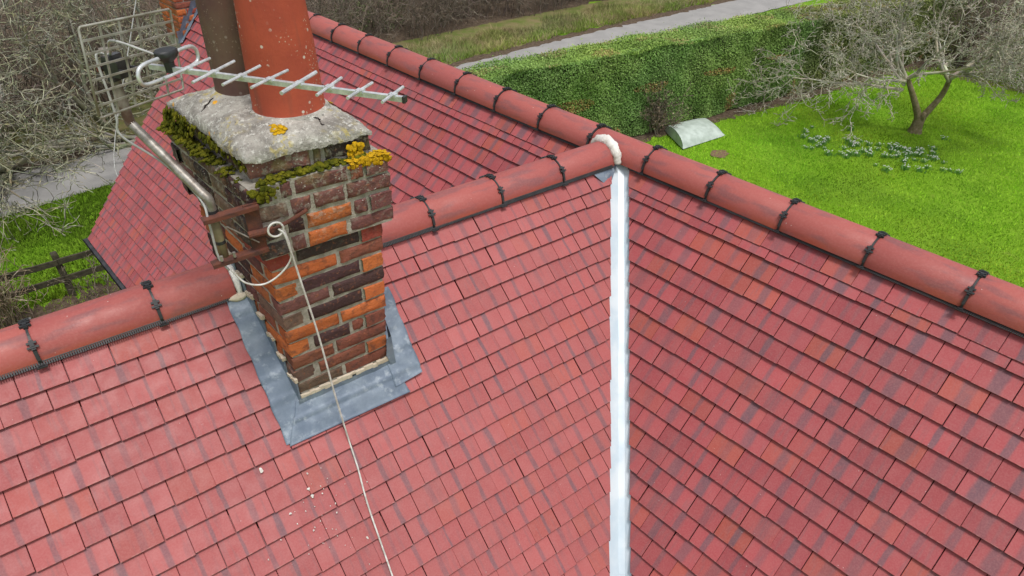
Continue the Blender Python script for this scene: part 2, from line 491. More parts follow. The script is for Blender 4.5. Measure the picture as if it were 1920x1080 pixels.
def make_tiles(key, S, rows, phase, bounds, clips, exposed, jit=1.0):
    for key, S, u0, u1, dk, g, k in lay(key, S, rows, phase, bounds, exposed=exposed):
        Lt = exposed * 1.72 if k else 0.15
        poly0 = [(u0, dk), (u1, dk), (u1, dk - Lt), (u0, dk - Lt)]
        poly = poly0
        for c in clips:
            poly = clip(poly, *(c(dk) if callable(c) else c))
            if len(poly) < 3: break
        if len(poly) < 3: continue
        ar = abs(area(poly))
        if ar < 0.0012: continue
        full = len(poly) == 4 and abs(ar - abs(area(poly0))) < 1e-7
        TILES.append((key, S, u0, dk, poly, full, exposed, RS.normal(0, 0.0011 * jit), RS.normal(0, 0.0016 * jit), RS.normal(0, 0.003 * jit),
                      RS.normal(0, 0.0016) * jit, RS.normal(0, 0.006) * jit, RS.normal(0, 0.006) * jit, k))

GB, GA = 0.1095, 0.1152
rowsB = [0.2611] + [0.235 + GB * k for k in range(1, 31)]
rowsA = [0.2688] + [0.2096 + GA * k for k in range(1, 30)]
XB0, YA0 = -3.2145, -0.3063
phB = lambda k: (XB0 - 0.1651) if k == 0 else XB0 + 0.5 * (k % 2) * TW
phA = lambda k: (-YA0) if k == 0 else -(YA0 - 0.5 * (k % 2) * TW + 0.3587)
VB, VA = -0.085, 0.052
cutj = random.Random(17)
# wing slope towards the camera; the valley cut wanders a little from course to course
make_tiles('B', SB, rowsB, phB, lambda d: (WING_END, KB * d + VB), [lambda dk: (1, -(KB - 0.085), VB + 0.085 * (dk - 0.45 * GB) + cutj.gauss(0, 0.0025)), (-1, 0, -WING_END)], GB)
CHX0, CHX1 = -2.43, -1.985
make_tiles('A', SA, rowsA, phA, lambda d: (KA_NEAR * d + VA, -NEAR_END), [(-1, KA_NEAR, -VA), (1, 0, -NEAR_END)], GA)
make_tiles('A', SA, rowsA, phA, lambda d: (-VERGE, KA_FAR * d - VA), [(1, -KA_FAR, -VA), (-1, 0, VERGE)], GA)
make_tiles('B2', SB2, rowsB, phB, lambda d: (KB2 * d + 0.085, -WING_END), [(-1, KB2, -0.085), (1, 0, -WING_END)], GB)
make_tiles('A2', SA2, rowsA, phA, lambda d: (NEAR_END, VERGE), [(1, 0, VERGE), (-1, 0, -NEAR_END)], GA)

def deck(name, S, pts, h=-0.045):
    mb = MB()
    top = [S.pt(u, d, h) for u, d in pts]; bot = [S.pt(u, d, h - 0.05) for u, d in pts]
    n = len(pts)
    mb.add(top + bot, [tuple(range(n)), tuple(range(2 * n - 1, n - 1, -1))] + [(i, i + n, (i + 1) % n + n, (i + 1) % n) for i in range(n)])
    o = hp(mb.build(name, M['deck']))
    return o
E0 = EAVE - 0.02
slopes = {}
slopes['B'] = deck("roof_slope", SB, [(WING_END, E0), (KB * E0 - 0.06, E0), (-0.06, 0.04), (WING_END, 0.04)])
slopes['A'] = deck("roof_slope", SA, [(-VERGE, E0), (KA_FAR * E0 - 0.03, E0), (0, 0.04), (KA_NEAR * E0 + 0.03, E0), (-NEAR_END, E0), (-NEAR_END, 0.04), (-VERGE, 0.04)])
slopes['B2'] = deck("roof_slope", SB2, [(KB2 * E0 + 0.06, E0), (-WING_END, E0), (-WING_END, 0.04), (0.06, 0.04)])
slopes['A2'] = deck("roof_slope", SA2, [(NEAR_END, E0), (VERGE, E0), (VERGE, 0.04), (NEAR_END, 0.04)])
for k, l in (('B', "wing roof slope of pale red plain tiles around the chimney"), ('A', "main roof slope of darker streaked red plain tiles right of the valley"),
             ('B2', "far side of the wing roof"), ('A2', "far side of the main roof above the lawn")):
    slopes[k]["label"] = l

def project(X):
    q = CR @ (np.asarray(X) - CAM)
    if q[2] <= 0.05: return None
    f = 23.04 / 36 * 1920
    return 960 + f * q[0] / q[2], 540 - f * q[1] / q[2], q[2]

# the 300 tiles that show largest become objects, the rest of each slope is one part
cands = []
for ti, T in enumerate(TILES):
    key, S, u0, dk = T[0], T[1], T[2], T[3]
    if key not in ('A', 'B'): continue
    ce = S.pt(u0 + 0.08, dk - 0.055)
    pr = project(ce)
    if pr is None or not (-20 < pr[0] < 1940 and -20 < pr[1] < 1100): continue
    if key == 'B' and CHX0 - 0.10 < u0 + 0.08 < CHX1 + 0.10 and dk < 0.86: continue      # under the stack and its lead
    if key == 'A' and -u0 > 0.3: continue
    cs = abs(S.n @ (CAM - ce)) / np.linalg.norm(CAM - ce)
    cands.append((cs * abs(area(T[4])) / pr[2] ** 2, ti))
cands.sort(reverse=True)
single = set(ti for _, ti in cands[:300])
shared = {}
joined = {k: MB() for k in slopes}
cut_rng = random.Random(5)
for ti, T in enumerate(TILES):
    key, S, u0, dk, poly, full, g, du, dd, rz, dh, rx, ry, k = T
    vs, fs, uv, mi = tile_mesh(poly, u0, dk, g, 1.1 if key in ('B', 'B2') else 1.0)
    # small laying errors: shift, lift of the tail, twist
    cr, sr = math.cos(rz), math.sin(rz)
    X = S.a * cr + S.up * sr; Y = S.up * cr - S.a * sr
    Y = Y + S.n * (rx * 0.5); X = X + S.n * (ry * 0.5)
    X = X / np.linalg.norm(X); Y = Y - X * (X @ Y); Y = Y / np.linalg.norm(Y); Z = np.cross(X, Y)
    O = S.pt(u0 + du, dk + dd, max(-0.001, abs(dh)))
    mat = M['tile_a'] if key in ('A', 'A2') else M['tile_b']
    if ti in single:
        kk = (key, k == 0)
        if full and kk in shared:
            me = shared[kk]
        else:
            me = bpy.data.meshes.new("roof_tile")
            me.from_pydata(vs, [], fs)
            l_ = me.uv_layers.new(name="UVMap")
            idx = np.zeros(len(me.loops), np.int32); me.loops.foreach_get("vertex_index", idx)
            l_.data.foreach_set("uv", np.array(uv, np.float32)[idx].ravel())
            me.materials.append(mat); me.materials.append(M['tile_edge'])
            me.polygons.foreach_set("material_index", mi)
            if full: shared[kk] = me
        o = bpy.data.objects.new("roof_tile", me)
        COL.objects.link(o)
        o.parent = slopes[key]
        o.matrix_parent_inverse = Matrix.Identity(4)
        o.matrix_basis = Matrix(((X[0], Y[0], Z[0], O[0]), (X[1], Y[1], Z[1], O[1]), (X[2], Y[2], Z[2], O[2]), (0, 0, 0, 1)))
    else:
        joined[key].add([O + X * v[0] + Y * v[1] + Z * v[2] for v in vs], fs, uv, mi)
for k, mb in joined.items():
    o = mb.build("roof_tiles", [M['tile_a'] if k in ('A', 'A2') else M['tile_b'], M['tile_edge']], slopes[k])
    o["kind"] = "stuff"

# ------------------------------------------------------------------ ridges
def ridge_tile_mesh(axis, side, up, O, L, R, th=0.014, seg=18):
    mb = MB()
    vs, uv = [], []
    for e, x in enumerate((0.004, 0.010, L - 0.010, L - 0.004)):
        for r in (R if e in (1, 2) else R - 0.003, R - th):
            for i in range(seg + 1):
                a = math.radians(-4 + 188 * i / seg)
                vs.append(O + axis * x + side * (-math.cos(a) * r) + up * (math.sin(a) * r)); uv.append((x / L, i / seg))
    n = seg + 1
    fs = []
    for e in range(3):
        b0, b1 = e * 2 * n, (e + 1) * 2 * n
        for i in range(seg):
            fs.append((b0 + i, b0 + i + 1, b1 + i + 1, b1 + i))
            fs.append((b0 + n + i + 1, b0 + n + i, b1 + n + i, b1 + n + i + 1))
        for i in (0, seg):
            q = (b0 + i, b1 + i, b1 + n + i, b0 + n + i)
            fs.append(q if i == 0 else q[::-1])
    for e in (0, 3):
        b = e * 2 * n
        for i in range(seg):
            q = (b + i, b + n + i, b + n + i + 1, b + i + 1)
            fs.append(q if e == 0 else q[::-1])
    return mb.add(vs, fs, uv)

def clip_mesh(axis, side, up, O, R):
    """black union strip over a ridge joint with its clamps, on both flanks"""
    mb = MB()
    seg = 26
    vs, fs = [], []
    for x in (-0.0045, 0.0045):
        for r in (R + 0.0035, R - 0.012):
            for i in range(seg + 1):
                a = math.radians(-6 + 192 * i / seg)
                vs.append(O + axis * x + side * (-math.cos(a) * r) + up * (math.sin(a) * r))
    n = seg + 1
    for i in range(seg):
        fs += [(i, i + 1, 2 * n + i + 1, 2 * n + i), (i, n + i, n + i + 1, i + 1), (2 * n + i + 1, 3 * n + i + 1, 3 * n + i, 2 * n + i)]
    mb.add(vs, fs)
    def clamp(deg):
        a = math.radians(deg)
        rad = side * (-math.cos(a)) + up * math.sin(a); tan = side * math.sin(a) + up * math.cos(a)
        c = O + rad * (R + 0.006)
        ax = [axis, tan, rad]
        mb.box(c, ax, (0.008, 0.020, 0.004))
        for s, wx in ((-1, 0.020), (1, 0.017)):
            mb.box(c + tan * s * 0.009 + rad * 0.003, ax, (wx, 0.0042, 0.0045))
        mb.box(c + rad * 0.006, ax, (0.007, 0.006, 0.004))
        # bright screw bridge between the clamps
    for deg in (40, 140):
        clamp(deg)
    for deg in (88, 104):
        clamp(deg)
    for deg, s in ((-2, 1), (182, -1)):
        a = math.radians(deg)
        rad = side * (-math.cos(a)) + up * math.sin(a)
        c = O + rad * (R + 0.006) - up * 0.004
        out = -side * s
        mb.box(c, [axis, out, up], (0.011, 0.010, 0.003))
        mb.box(c + out * 0.010 - up * 0.003, [axis, out, up], (0.019, 0.006, 0.0025))
    for deg in (18, 162):
        a = math.radians(deg)
        rad = side * (-math.cos(a)) + up * math.sin(a); tan = side * math.sin(a) + up * math.cos(a)
        mb.box(O + rad * (R + 0.004), [axis, tan, rad], (0.0065, 0.022, 0.004))
    return mb

def vent_mesh(S, u0, u1, d, drop=0.034):
    """comb-like black ventilation strip below the ridge tile edge"""
    mb = MB()
    um = (u0 + u1) / 2
    mb.box(S.pt(um, d - 0.036, 0.006), [S.a, S.up, S.n], ((u1 - u0) / 2, 0.030, 0.008))
    n = int((u1 - u0) / 0.0085)
    for i in range(n):
        u = u0 + (i + 0.5) * 0.0085
        mb.box(S.pt(u, d - 0.002, 0.006), [S.a, S.up, S.n], (0.0028, 0.013, 0.006))
    return mb

def ridge(name_label, axis, side, O0, joints, R, zc, ends, vents):
    up = np.array([0, 0, 1.0])
    mb = MB()
    for v in vents:
        q = vent_mesh(*v)
        mb.add(q.v, q.f)
    root = hp(mb.build("roof_ridge", M['black']))
    root["label"] = name_label
    for x0, x1 in ends:
        # individual ridge tiles between the joints that fall in this run
        js = [j for j in joints if x0 + 0.03 < j < x1 - 0.03]
        edges = [x0] + js + [x1]
        for a, b in zip(edges[:-1], edges[1:]):
            tilt = random.gauss(0, 0.005)
            ax = axis + up * tilt
            o = ridge_tile_mesh(ax, side, up, O0 + axis * a + up * (zc + random.gauss(0, 0.0022)) + side * random.gauss(0, 0.002), b - a, R * random.uniform(0.995, 1.008)).build("ridge_tile", M['ridge'], root, True)
            o.data.shade_smooth() if hasattr(o.data, "shade_smooth") else None
        for j in js:
            clip_mesh(axis, side, up, O0 + axis * j + up * zc, R).build("ridge_clip", M['black'], root)
    return root

RM, ZM, RW, ZW = 0.118, -0.102, 0.112, -0.107
jm = [3.8143 - 0.4542 * i for i in range(-6, 19)]
jm_axis = [-y for y in jm]
ridge_m = ridge("main ridge of half-round red tiles with black clips, crossing the picture", np.array([0, -1.0, 0]), np.array([1.0, 0, 0]), np.zeros(3), sorted(jm_axis), RM, ZM,
                [(-(VERGE - 0.42), -NEAR_END)], [(SA, -VERGE + 0.4, -0.12, 0.16), (SA, 0.16, -NEAR_END, 0.16), (SA2, NEAR_END, VERGE - 0.4, 0.16)])
jw = [-3.277 + 0.4508 * k for k in range(-6, 8)]
ridge_w = ridge("wing ridge of half-round red tiles with black clips, broken by the chimney", W(1, 0, 0), W(0, 1, 0), np.zeros(3), jw, RW, ZW,
                [(WING_END, -2.505), (-1.93, -0.145)], [(SB, WING_END, -2.53, 0.158), (SB, -1.93, -0.17, 0.158), (SB2, 0.17, 1.93, 0.158), (SB2, 2.53, -WING_END, 0.158)])
for r in (ridge_m, ridge_w):
    for c in r.children:
        if c.name.startswith("ridge_tile"):
            auto_smooth(c)

# ------------------------------------------------------------------ valley
def valley():
    mb = MB()
    nb, na = SB.n, SA.n
    vdir = SB.pt(KB, 1.0)                      # along the valley per unit of d on the wing slope
    L0 = 0.13
    parts = [(L0, 2.30, 0.0), (2.22, EAVE / 1.0, -0.004)]
    for (d0, d1, dz) in parts:
        n = 60
        rows = []
        for i in range(n + 1):
            d = d0 + (d1 - d0) * i / n
            base = vdir * d
            r = []
            # points across: wing side edge -> fold -> main side edge
            for wdt, S in ((0.15, SB), (0.09, SB), (0.045, SB), (0.004, SB), (0.004, SA), (0.045, SA), (0.09, SA), (0.15, SA)):
                side = (-SB.a if S is SB else SA.a) * wdt
                hh = -0.030 + dz + 0.0016 * math.sin(d * 23 + wdt * 40) + RS.normal(0, 0.0006)
                r.append(base + side + S.n * hh)
            rows.append(r)
        vs = [q for r in rows for q in r]
        fs = [(i * 8 + k, i * 8 + k + 1, (i + 1) * 8 + k + 1, (i + 1) * 8 + k) for i in range(n) for k in range(7)]
        mb.add(vs, fs)
    return hp(mb.build("valley_trough", M['valley'], None, False))
vo = valley()
vo["label"] = "pale metal valley trough running down between the two slopes"
auto_smooth(vo, 12)

# lumpy white mortar closing the end of the wing ridge, and the lead scrap below it
def lumpy_arc(axis, side, up, O, R, r0, a0, a1, n=40, m=10, amp=0.18, rng=random.Random(3)):
    vs, fs = [], []
    for i in range(n + 1):
        a = math.radians(a0 + (a1 - a0) * i / n)
        rad = side * (-math.cos(a)) + up * math.sin(a)
        rr = r0 * (0.55 + 0.6 * math.sin(math.pi * min(max((i + 1) / (n + 2), 0), 1)) ** 0.5)
        for k in range(m):
            b = 2 * math.pi * k / m
            f = rr * (1 + amp * math.sin(i * 0.9 + k * 1.7) * 0.5 + rng.gauss(0, amp * 0.35))
            vs.append(O + rad * (R + math.cos(b) * f) + axis * math.sin(b) * f)
    for i in range(n):
        for k in range(m):
            fs.append((i * m + k, i * m + (k + 1) % m, (i + 1) * m + (k + 1) % m, (i + 1) * m + k))
    fs.append(tuple(range(m))[::-1]); fs.append(tuple(n * m + k for k in range(m)))
    return vs, fs
mb = MB()
vs, fs = lumpy_arc(W(1, 0, 0), W(0, 1, 0), np.array([0, 0, 1.0]), W(-0.135, 0, ZW), RW + 0.004, 0.031, 4, 165)
mb.add(vs, fs)
o = mb.build("mortar_bedding", M['white_mortar'], ridge_w, True)
mb = MB()
mb.add([SB.pt(-0.33, 0.17, 0.004), SB.pt(-0.19, 0.13, 0.002), SB.pt(-0.11, 0.15, -0.010), SB.pt(-0.20, 0.235, -0.012), SB.pt(-0.285, 0.235, 0.0)], [(0, 4, 3, 2, 1)])
o = mb.build("lead_scrap", M['lead'], ridge_w)
# ------------------------------------------------------------------ chimney
rng = random.Random(21)
ZS0, ZS1, ZU1, ZR1 = -0.485, 0.27, 0.578, 0.668
def quad_at(z):
    """stack corners FL, FR, BR, BL in the wing frame at height z"""
    if z < ZS1:
        t = (z - ZS0) / (ZS1 - ZS0)
        return [(-2.432, -0.487), (-1.985 + 0.05 * t, -0.487), (-2.03 + 0.04 * t, 0.25), (-2.50, 0.25)]
    if z < ZU1:
        return [(-2.452, -0.518), (-1.892, -0.520), (-1.962, 0.285), (-2.535, 0.285)]
    return [(-2.420, -0.470), (-1.945, -0.480), (-2.0, 0.235), (-2.495, 0.231)]
chim = MB()
def core(z0, z1, ins):
    vs = []
    for z in (z0, z1):
        q = quad_at((z0 + z1) / 2) if z1 - z0 < 0.5 else quad_at(min(z, ZS1 - 0.001))
        cx = sum(c[0] for c in q) / 4; cy = sum(c[1] for c in q) / 4
        for c in q:
            vs.append(W(c[0] - ins * np.sign(c[0] - cx), c[1] - ins * np.sign(c[1] - cy), z))
    chim.add(vs, [(0, 1, 5, 4), (1, 2, 6, 5), (2, 3, 7, 6), (3, 0, 4, 7), (4, 5, 6, 7), (3, 2, 1, 0)])
core(-1.15, ZS1 - 0.002, 0.008)
core(ZS1 + 0.002, ZU1 - 0.004, 0.008)
core(ZU1 - 0.006, ZR1, 0.010)
chimney = hp(chim.build("chimney", M['mortar']))
chimney["label"] = "old brick chimney stack with oversailing top, moss and two pots"

BC = {'O': (0.50, 0.140, 0.045), 'o': (0.40, 0.125, 0.055), 'D': (0.068, 0.036, 0.036), 'B': (0.24, 0.085, 0.055), 'G': (0.165, 0.11, 0.080), 'R': (0.30, 0.065, 0.045),
      'K': (0.065, 0.048, 0.045), 'P': (0.17, 0.075, 0.065)}
def brick_obj(p00, p10, p01, p11, inward, depth, col, rough=1.0):
    """a brick from its four face corners (world), pushed inward by depth; corners rounded and uneven"""
    f = [np.array(q, float) for q in (p00, p10, p11, p01)]
    ce = sum(f) / 4
    inw = np.array(inward, float)
    proud = rng.gauss(0, 0.0016)
    f = [q - inw * proud for q in f]
    c = 0.0085
    vs = []
    def shrink(q, d):
        v = ce - q
        ex = f[1] - f[0]; ex /= np.linalg.norm(ex); ez = f[3] - f[0]; ez /= np.linalg.norm(ez)
        return q + ex * np.sign(v @ ex) * d + ez * np.sign(v @ ez) * d
    # face subdivided 4 x 3 for a worn, uneven surface
    NX, NZ = 5, 3
    rings = []
    for (sh, dep) in ((c, 0.0), (0.0, c * 0.8), (0.0, depth)):
        g = [shrink(q, sh) + inw * dep for q in f]
        pts = []
        for i in range(NX): pts.append(g[0] + (g[1] - g[0]) * i / NX)
        for i in range(NZ): pts.append(g[1] + (g[2] - g[1]) * i / NZ)
        for i in range(NX): pts.append(g[2] + (g[3] - g[2]) * i / NX)
        for i in range(NZ): pts.append(g[3] + (g[0] - g[3]) * i / NZ)
        rings.append([q + (np.array([rng.gauss(0, 0.0016) for _ in range(3)]) * rough if dep < depth else 0) for q in pts])
    n = 2 * (NX + NZ)
    vs = [q for r in rings for q in r]
    fs = []
    for r in (0, 1):
        for i in range(n):
            j = (i + 1) % n
            fs.append((r * n + i, (r + 1) * n + i, (r + 1) * n + j, r * n + j))
    # inner grid of the face
    inner = {}
    g = [shrink(q, c) for q in f]
    for j in range(1, NZ):
        for i in range(1, NX):
            a = g[0] + (g[1] - g[0]) * i / NX; b = g[3] + (g[2] - g[3]) * i / NX
            inner[(i, j)] = len(vs)
            vs.append(a + (b - a) * j / NZ + inw * rng.gauss(0.0005, 0.0016) * rough)
    def idx(i, j):
        if j == 0: return i if i < NX else NX
        if i == NX: return NX + j
        if j == NZ: return NX + NZ + (NX - i)
        if i == 0: return (2 * NX + NZ + (NZ - j)) % n
        return inner[(i, j)]
    for j in range(NZ):
        for i in range(NX):
            fs.append((idx(i, j), idx(i + 1, j), idx(i + 1, j + 1), idx(i, j + 1)))
    mb = MB(); mb.add(vs, fs)
    o = auto_smooth(mb.build("brick", M['brick'], chimney), 50)
    v = rng.uniform(0.82, 1.18)
    o.color = (col[0] * v, col[1] * v * rng.uniform(0.92, 1.08), col[2] * v, 1)
    return o

def lay_course(z0, z1, side, pattern, colors, trim=0.0, depth=0.1025):
    """side 0 front, 1 right, 2 back, 3 left; relative lengths; trim leaves the corner to the neighbouring face"""
    q0 = quad_at((z0 + z1) / 2)
    a, b = np.array(q0[side]), np.array(q0[(side + 1) % 4])
    m = 0.0155
    e = (b - a) / np.linalg.norm(b - a)
    a = a + e * trim; b = b - e * trim
    tot = sum(pattern); L = np.linalg.norm(b - a)
    inn = np.array([-e[1], e[0]])
    s = 0.0
    for i, w in enumerate(pattern):
        l = w / tot * L
        s0, s1 = s + (m / 2 if (i or trim) else 0.0), s + l - (m / 2 if (i < len(pattern) - 1 or trim) else 0.0)
        p0, p1 = a + e * s0, a + e * s1
        dz = [rng.gauss(0, 0.0014) for _ in range(4)]
        brick_obj(W(p0[0], p0[1], z0 + m / 2 + dz[0]), W(p1[0], p1[1], z0 + m / 2 + dz[1]), W(p0[0], p0[1], z1 - m / 2 + dz[2]), W(p1[0], p1[1], z1 - m / 2 + dz[3]),
                  W(inn[0], inn[1], 0), depth, BC[colors[i % len(colors)]])
        s += l

TR = 0.106
def course(z0, z1, r, front_own, fpat, fcol, lcol, rcol, back=True, nside=3):
    """one course round the stack; either the front or the side bricks own the corners"""
    n = nside
    side = [1.0] * n
    if front_own:
        lay_course(z0, z1, 0, fpat, fcol)
        lay_course(z0, z1, 3, side, lcol, TR); lay_course(z0, z1, 1, side, rcol, TR)
        if back: lay_course(z0, z1, 2, [1, 1], lcol)
    else:
        lay_course(z0, z1, 0, fpat, fcol, TR)
        lay_course(z0, z1, 3, side, lcol); lay_course(z0, z1, 1, side, rcol)
        if back: lay_course(z0, z1, 2, [1], lcol, TR)
S_ = 1.0
front = [("F", [1, 1], "GB", "", ""), ("S", [1], "B", "G", "O"), ("F", [0.85, 1.1], "BB", "", ""), ("S", [0.9, 0.35], "DB", "O", "B"), ("F", [1.05, 0.95], "OO", "", ""),
         ("S", [1], "D", "G", "O"), ("F", [0.95, 1.05], "PD", "", ""), ("S", [1], "D", "O", "O"), ("F", [1.15, 0.85], "OB", "", ""), ("S", [1], "K", "R", "R")]
hc = (ZS1 - ZS0) / 10
pool = "OBDPoDBRoP"
for r, (own, pt, cl, lc, rc) in enumerate(front):
    L_ = "".join(rng.choice(pool) for _ in range(3)); R_ = "".join(rng.choice(pool) for _ in range(3))
    if own == "S": L_ = L_[:2] + lc; R_ = rc + R_[1:]
    course(ZS0 + r * hc, ZS0 + (r + 1) * hc, r, own == "F", pt, cl, L_, R_, r >= 3)
upper = [("F", [0.55, 0.32, 0.85, 1.0], "KPOP"), ("S", [0.4, 1.0, 0.36], "DOP"), ("F", [0.7, 0.46, 0.7, 1.0], "GPPP"), ("S", [0.26, 1.0, 0.3], "PPB")]
hu = (ZU1 - ZS1) / 4
for r, (own, pt, cl) in enumerate(upper):
    z0 = ZS1 + r * hu
    course(z0, z0 + hu, r, own == "F", pt, cl, "GKGD" if r > 1 else "PDGK", "PDGK", True, 4)
course(ZU1 + 0.004, ZR1, 0, True, [0.9, 0.16, 0.75], "PGK", "GKD", "PGK")

def fz(x, y):
    """height of the cement capping at a point of the wing frame"""
    s, t = (x + 2.43 + 0.09 * (y + 0.485)) / 0.49, (y + 0.485) / 0.73
    u, v = min(1, abs(2 * s - 1)), min(1, abs(2 * t - 1))
    return ZR1 + 0.006 + 0.072 * (max(0.0, 1 - u ** 2.8) ** 0.6) * (max(0.0, 1 - v ** 4.5) ** 0.6)
# flaunching: cement dome over the stack
def flaunch():
    q = [np.array(c) for c in [(-2.428, -0.482), (-1.940, -0.490), (-1.995, 0.245), (-2.505, 0.243)]]
    NX, NY = 44, 60
    vs = []
    rr = np.random.RandomState(4)
    ph = rr.rand(12) * 6.28
    for j in range(NY + 1):
        for i in range(NX + 1):
            s, t = i / NX, j / NY
            u, v = abs(2 * s - 1), abs(2 * t - 1)
            p = (1 - s) * (1 - t) * q[0] + s * (1 - t) * q[1] + s * t * q[2] + (1 - s) * t * q[3]
            h = 0.072 * (max(0.0, 1 - u ** 2.8) ** 0.6) * (max(0.0, 1 - v ** 4.5) ** 0.6)
            h += 0.004 * math.sin(41 * p[0] + 17 * p[1]) * math.sin(29 * p[1] - 13 * p[0]) + 0.006 * math.sin(9 * p[0] * 3 + ph[0]) * math.sin(11 * p[1] * 2 + ph[1]) * min(1, h / 0.03) + rr.normal(0, 0.0012)
            edge = 0.004 * math.sin(31 * p[0] + 23 * p[1] + ph[2]) if (u > 0.98 or v > 0.98) else 0
            sgx, sgy = (1 if s > 0.5 else -1), (1 if t > 0.5 else -1)
            bul = 0.006 * (h / 0.08) ** 0.5 * 0
            vs.append(W(p[0] + edge + sgx * 0.002, p[1] + edge * 0.6 + sgy * 0.002, ZR1 + 0.006 + h))
    fs = [(j * (NX + 1) + i, j * (NX + 1) + i + 1, (j + 1) * (NX + 1) + i + 1, (j + 1) * (NX + 1) + i) for j in range(NY) for i in range(NX)]
    # crumbling lip down the sides
    bd_ = [i for i in range(NX + 1)] + [j * (NX + 1) + NX for j in range(1, NY + 1)] + [NY * (NX + 1) + i for i in range(NX - 1, -1, -1)] + [j * (NX + 1) for j in range(NY - 1, 0, -1)]
    b0 = len(vs)
    for k in bd_:
        vs.append(np.array(vs[k]) - np.array([0, 0, 0.013 + 0.006 * math.sin(k * 0.23) ** 2 + abs(rr.normal(0, 0.002))]))
    for k in range(len(bd_)):
        k2 = (k + 1) % len(bd_)
        fs.append((bd_[k2], bd_[k], b0 + k, b0 + k2))
    mb = MB(); mb.add(vs, fs)
    o = mb.build("flaunching", M['flaunch'], chimney, True)
    o["label"] = "domed grey cement capping spotted with lichen"
    return o
flaunch()
# cracks in the cement: thin dark ribbons let into the surface
mb = MB()
def crack(pts, w=0.0035):
    for a, b in zip(pts[:-1], pts[1:]):
        a = W(*a); b = W(*b)
        d = (b - a) / np.linalg.norm(b - a); s = np.cross(d, (0, 0, 1)); s /= np.linalg.norm(s)
        mb.box((a + b) / 2, [d, s, np.cross(d, s)], (np.linalg.norm(b - a) / 2 + 0.001, w * rng.uniform(0.6, 1.3), 0.0015))
def cr_pts(p):
    q = smooth_path([(x, y, 0) for x, y in p], 4)
    return [(c[0] + rng.gauss(0, 0.002), c[1] + rng.gauss(0, 0.002), fz(c[0], c[1]) + 0.0015) for c in q]
crack(cr_pts([(-2.12, -0.39), (-2.108, -0.41), (-2.114, -0.43), (-2.095, -0.452), (-2.094, -0.475)]), 0.0016)
crack(cr_pts([(-2.345, 0.015), (-2.385, 0.0), (-2.42, -0.03), (-2.455, -0.04)]), 0.0022)
o = mb.build("crack", M['deck'], chimney); o["kind"] = "stuff"

def pot(cx, cy, z0, r0, r1, h, mat, label):
    prof = [(r0 + 0.004, 0.0), (r0, 0.02), (r0 * 0.75 + r1 * 0.25, h * 0.35), (r1, h * 0.86), (r1 + 0.018, h * 0.875), (r1 + 0.020, h * 0.93), (r1 + 0.006, h * 0.945),
            (r1 + 0.004, h), (r1 - 0.016, h), (r1 - 0.018, h * 0.9), (r0 - 0.03, 0.0)]
    n = 48
    vs, fs = [], []
    for r, z in prof:
        for k in range(n):
            a = 2 * math.pi * k / n
            rr = r * (1 + 0.006 * math.sin(2 * a + z * 4) + 0.003 * math.sin(5 * a + z * 9))
            vs.append(W(cx + rr * math.cos(a), cy + rr * math.sin(a), z0 + z))
    for i in range(len(prof) - 1):
        for k in range(n):
            k2 = (k + 1) % n
            fs.append((i * n + k, i * n + k2, (i + 1) * n + k2, (i + 1) * n + k))
    mb = MB(); mb.add(vs, fs)
    o = auto_smooth(mb.build("chimney_pot", mat, chimney), 40)
    o["label"] = label
    # cement collar round the base
    mb = MB(); vs, fs = [], []
    for i, (r, z) in enumerate(((r0 + 0.020, -0.012), (r0 + 0.014, 0.003), (r0 + 0.004, 0.010), (r0 - 0.005, 0.009))):
        for k in range(n):
            a = 2 * math.pi * k / n
            rr = r + (0.006 * math.sin(3 * a + cx) + rng.gauss(0, 0.0015) if i < 2 else 0)
            vs.append(W(cx + rr * math.cos(a), cy + rr * math.sin(a), z0 + z))
    for i in range(3):
        for k in range(n):
            k2 = (k + 1) % n
            fs.append((i * n + k, i * n + k2, (i + 1) * n + k2, (i + 1) * n + k))
    mb.add(vs, fs); mb.build("cement_collar", M['flaunch'], chimney, True)
pot(-2.158, -0.245, 0.737, 0.135, 0.110, 0.66, M['pot_red'], "terracotta red chimney pot speckled with white lichen")
pot(-2.215, 0.055, 0.737, 0.128, 0.112, 0.68, M['pot_brown'], "dull brown chimney pot")

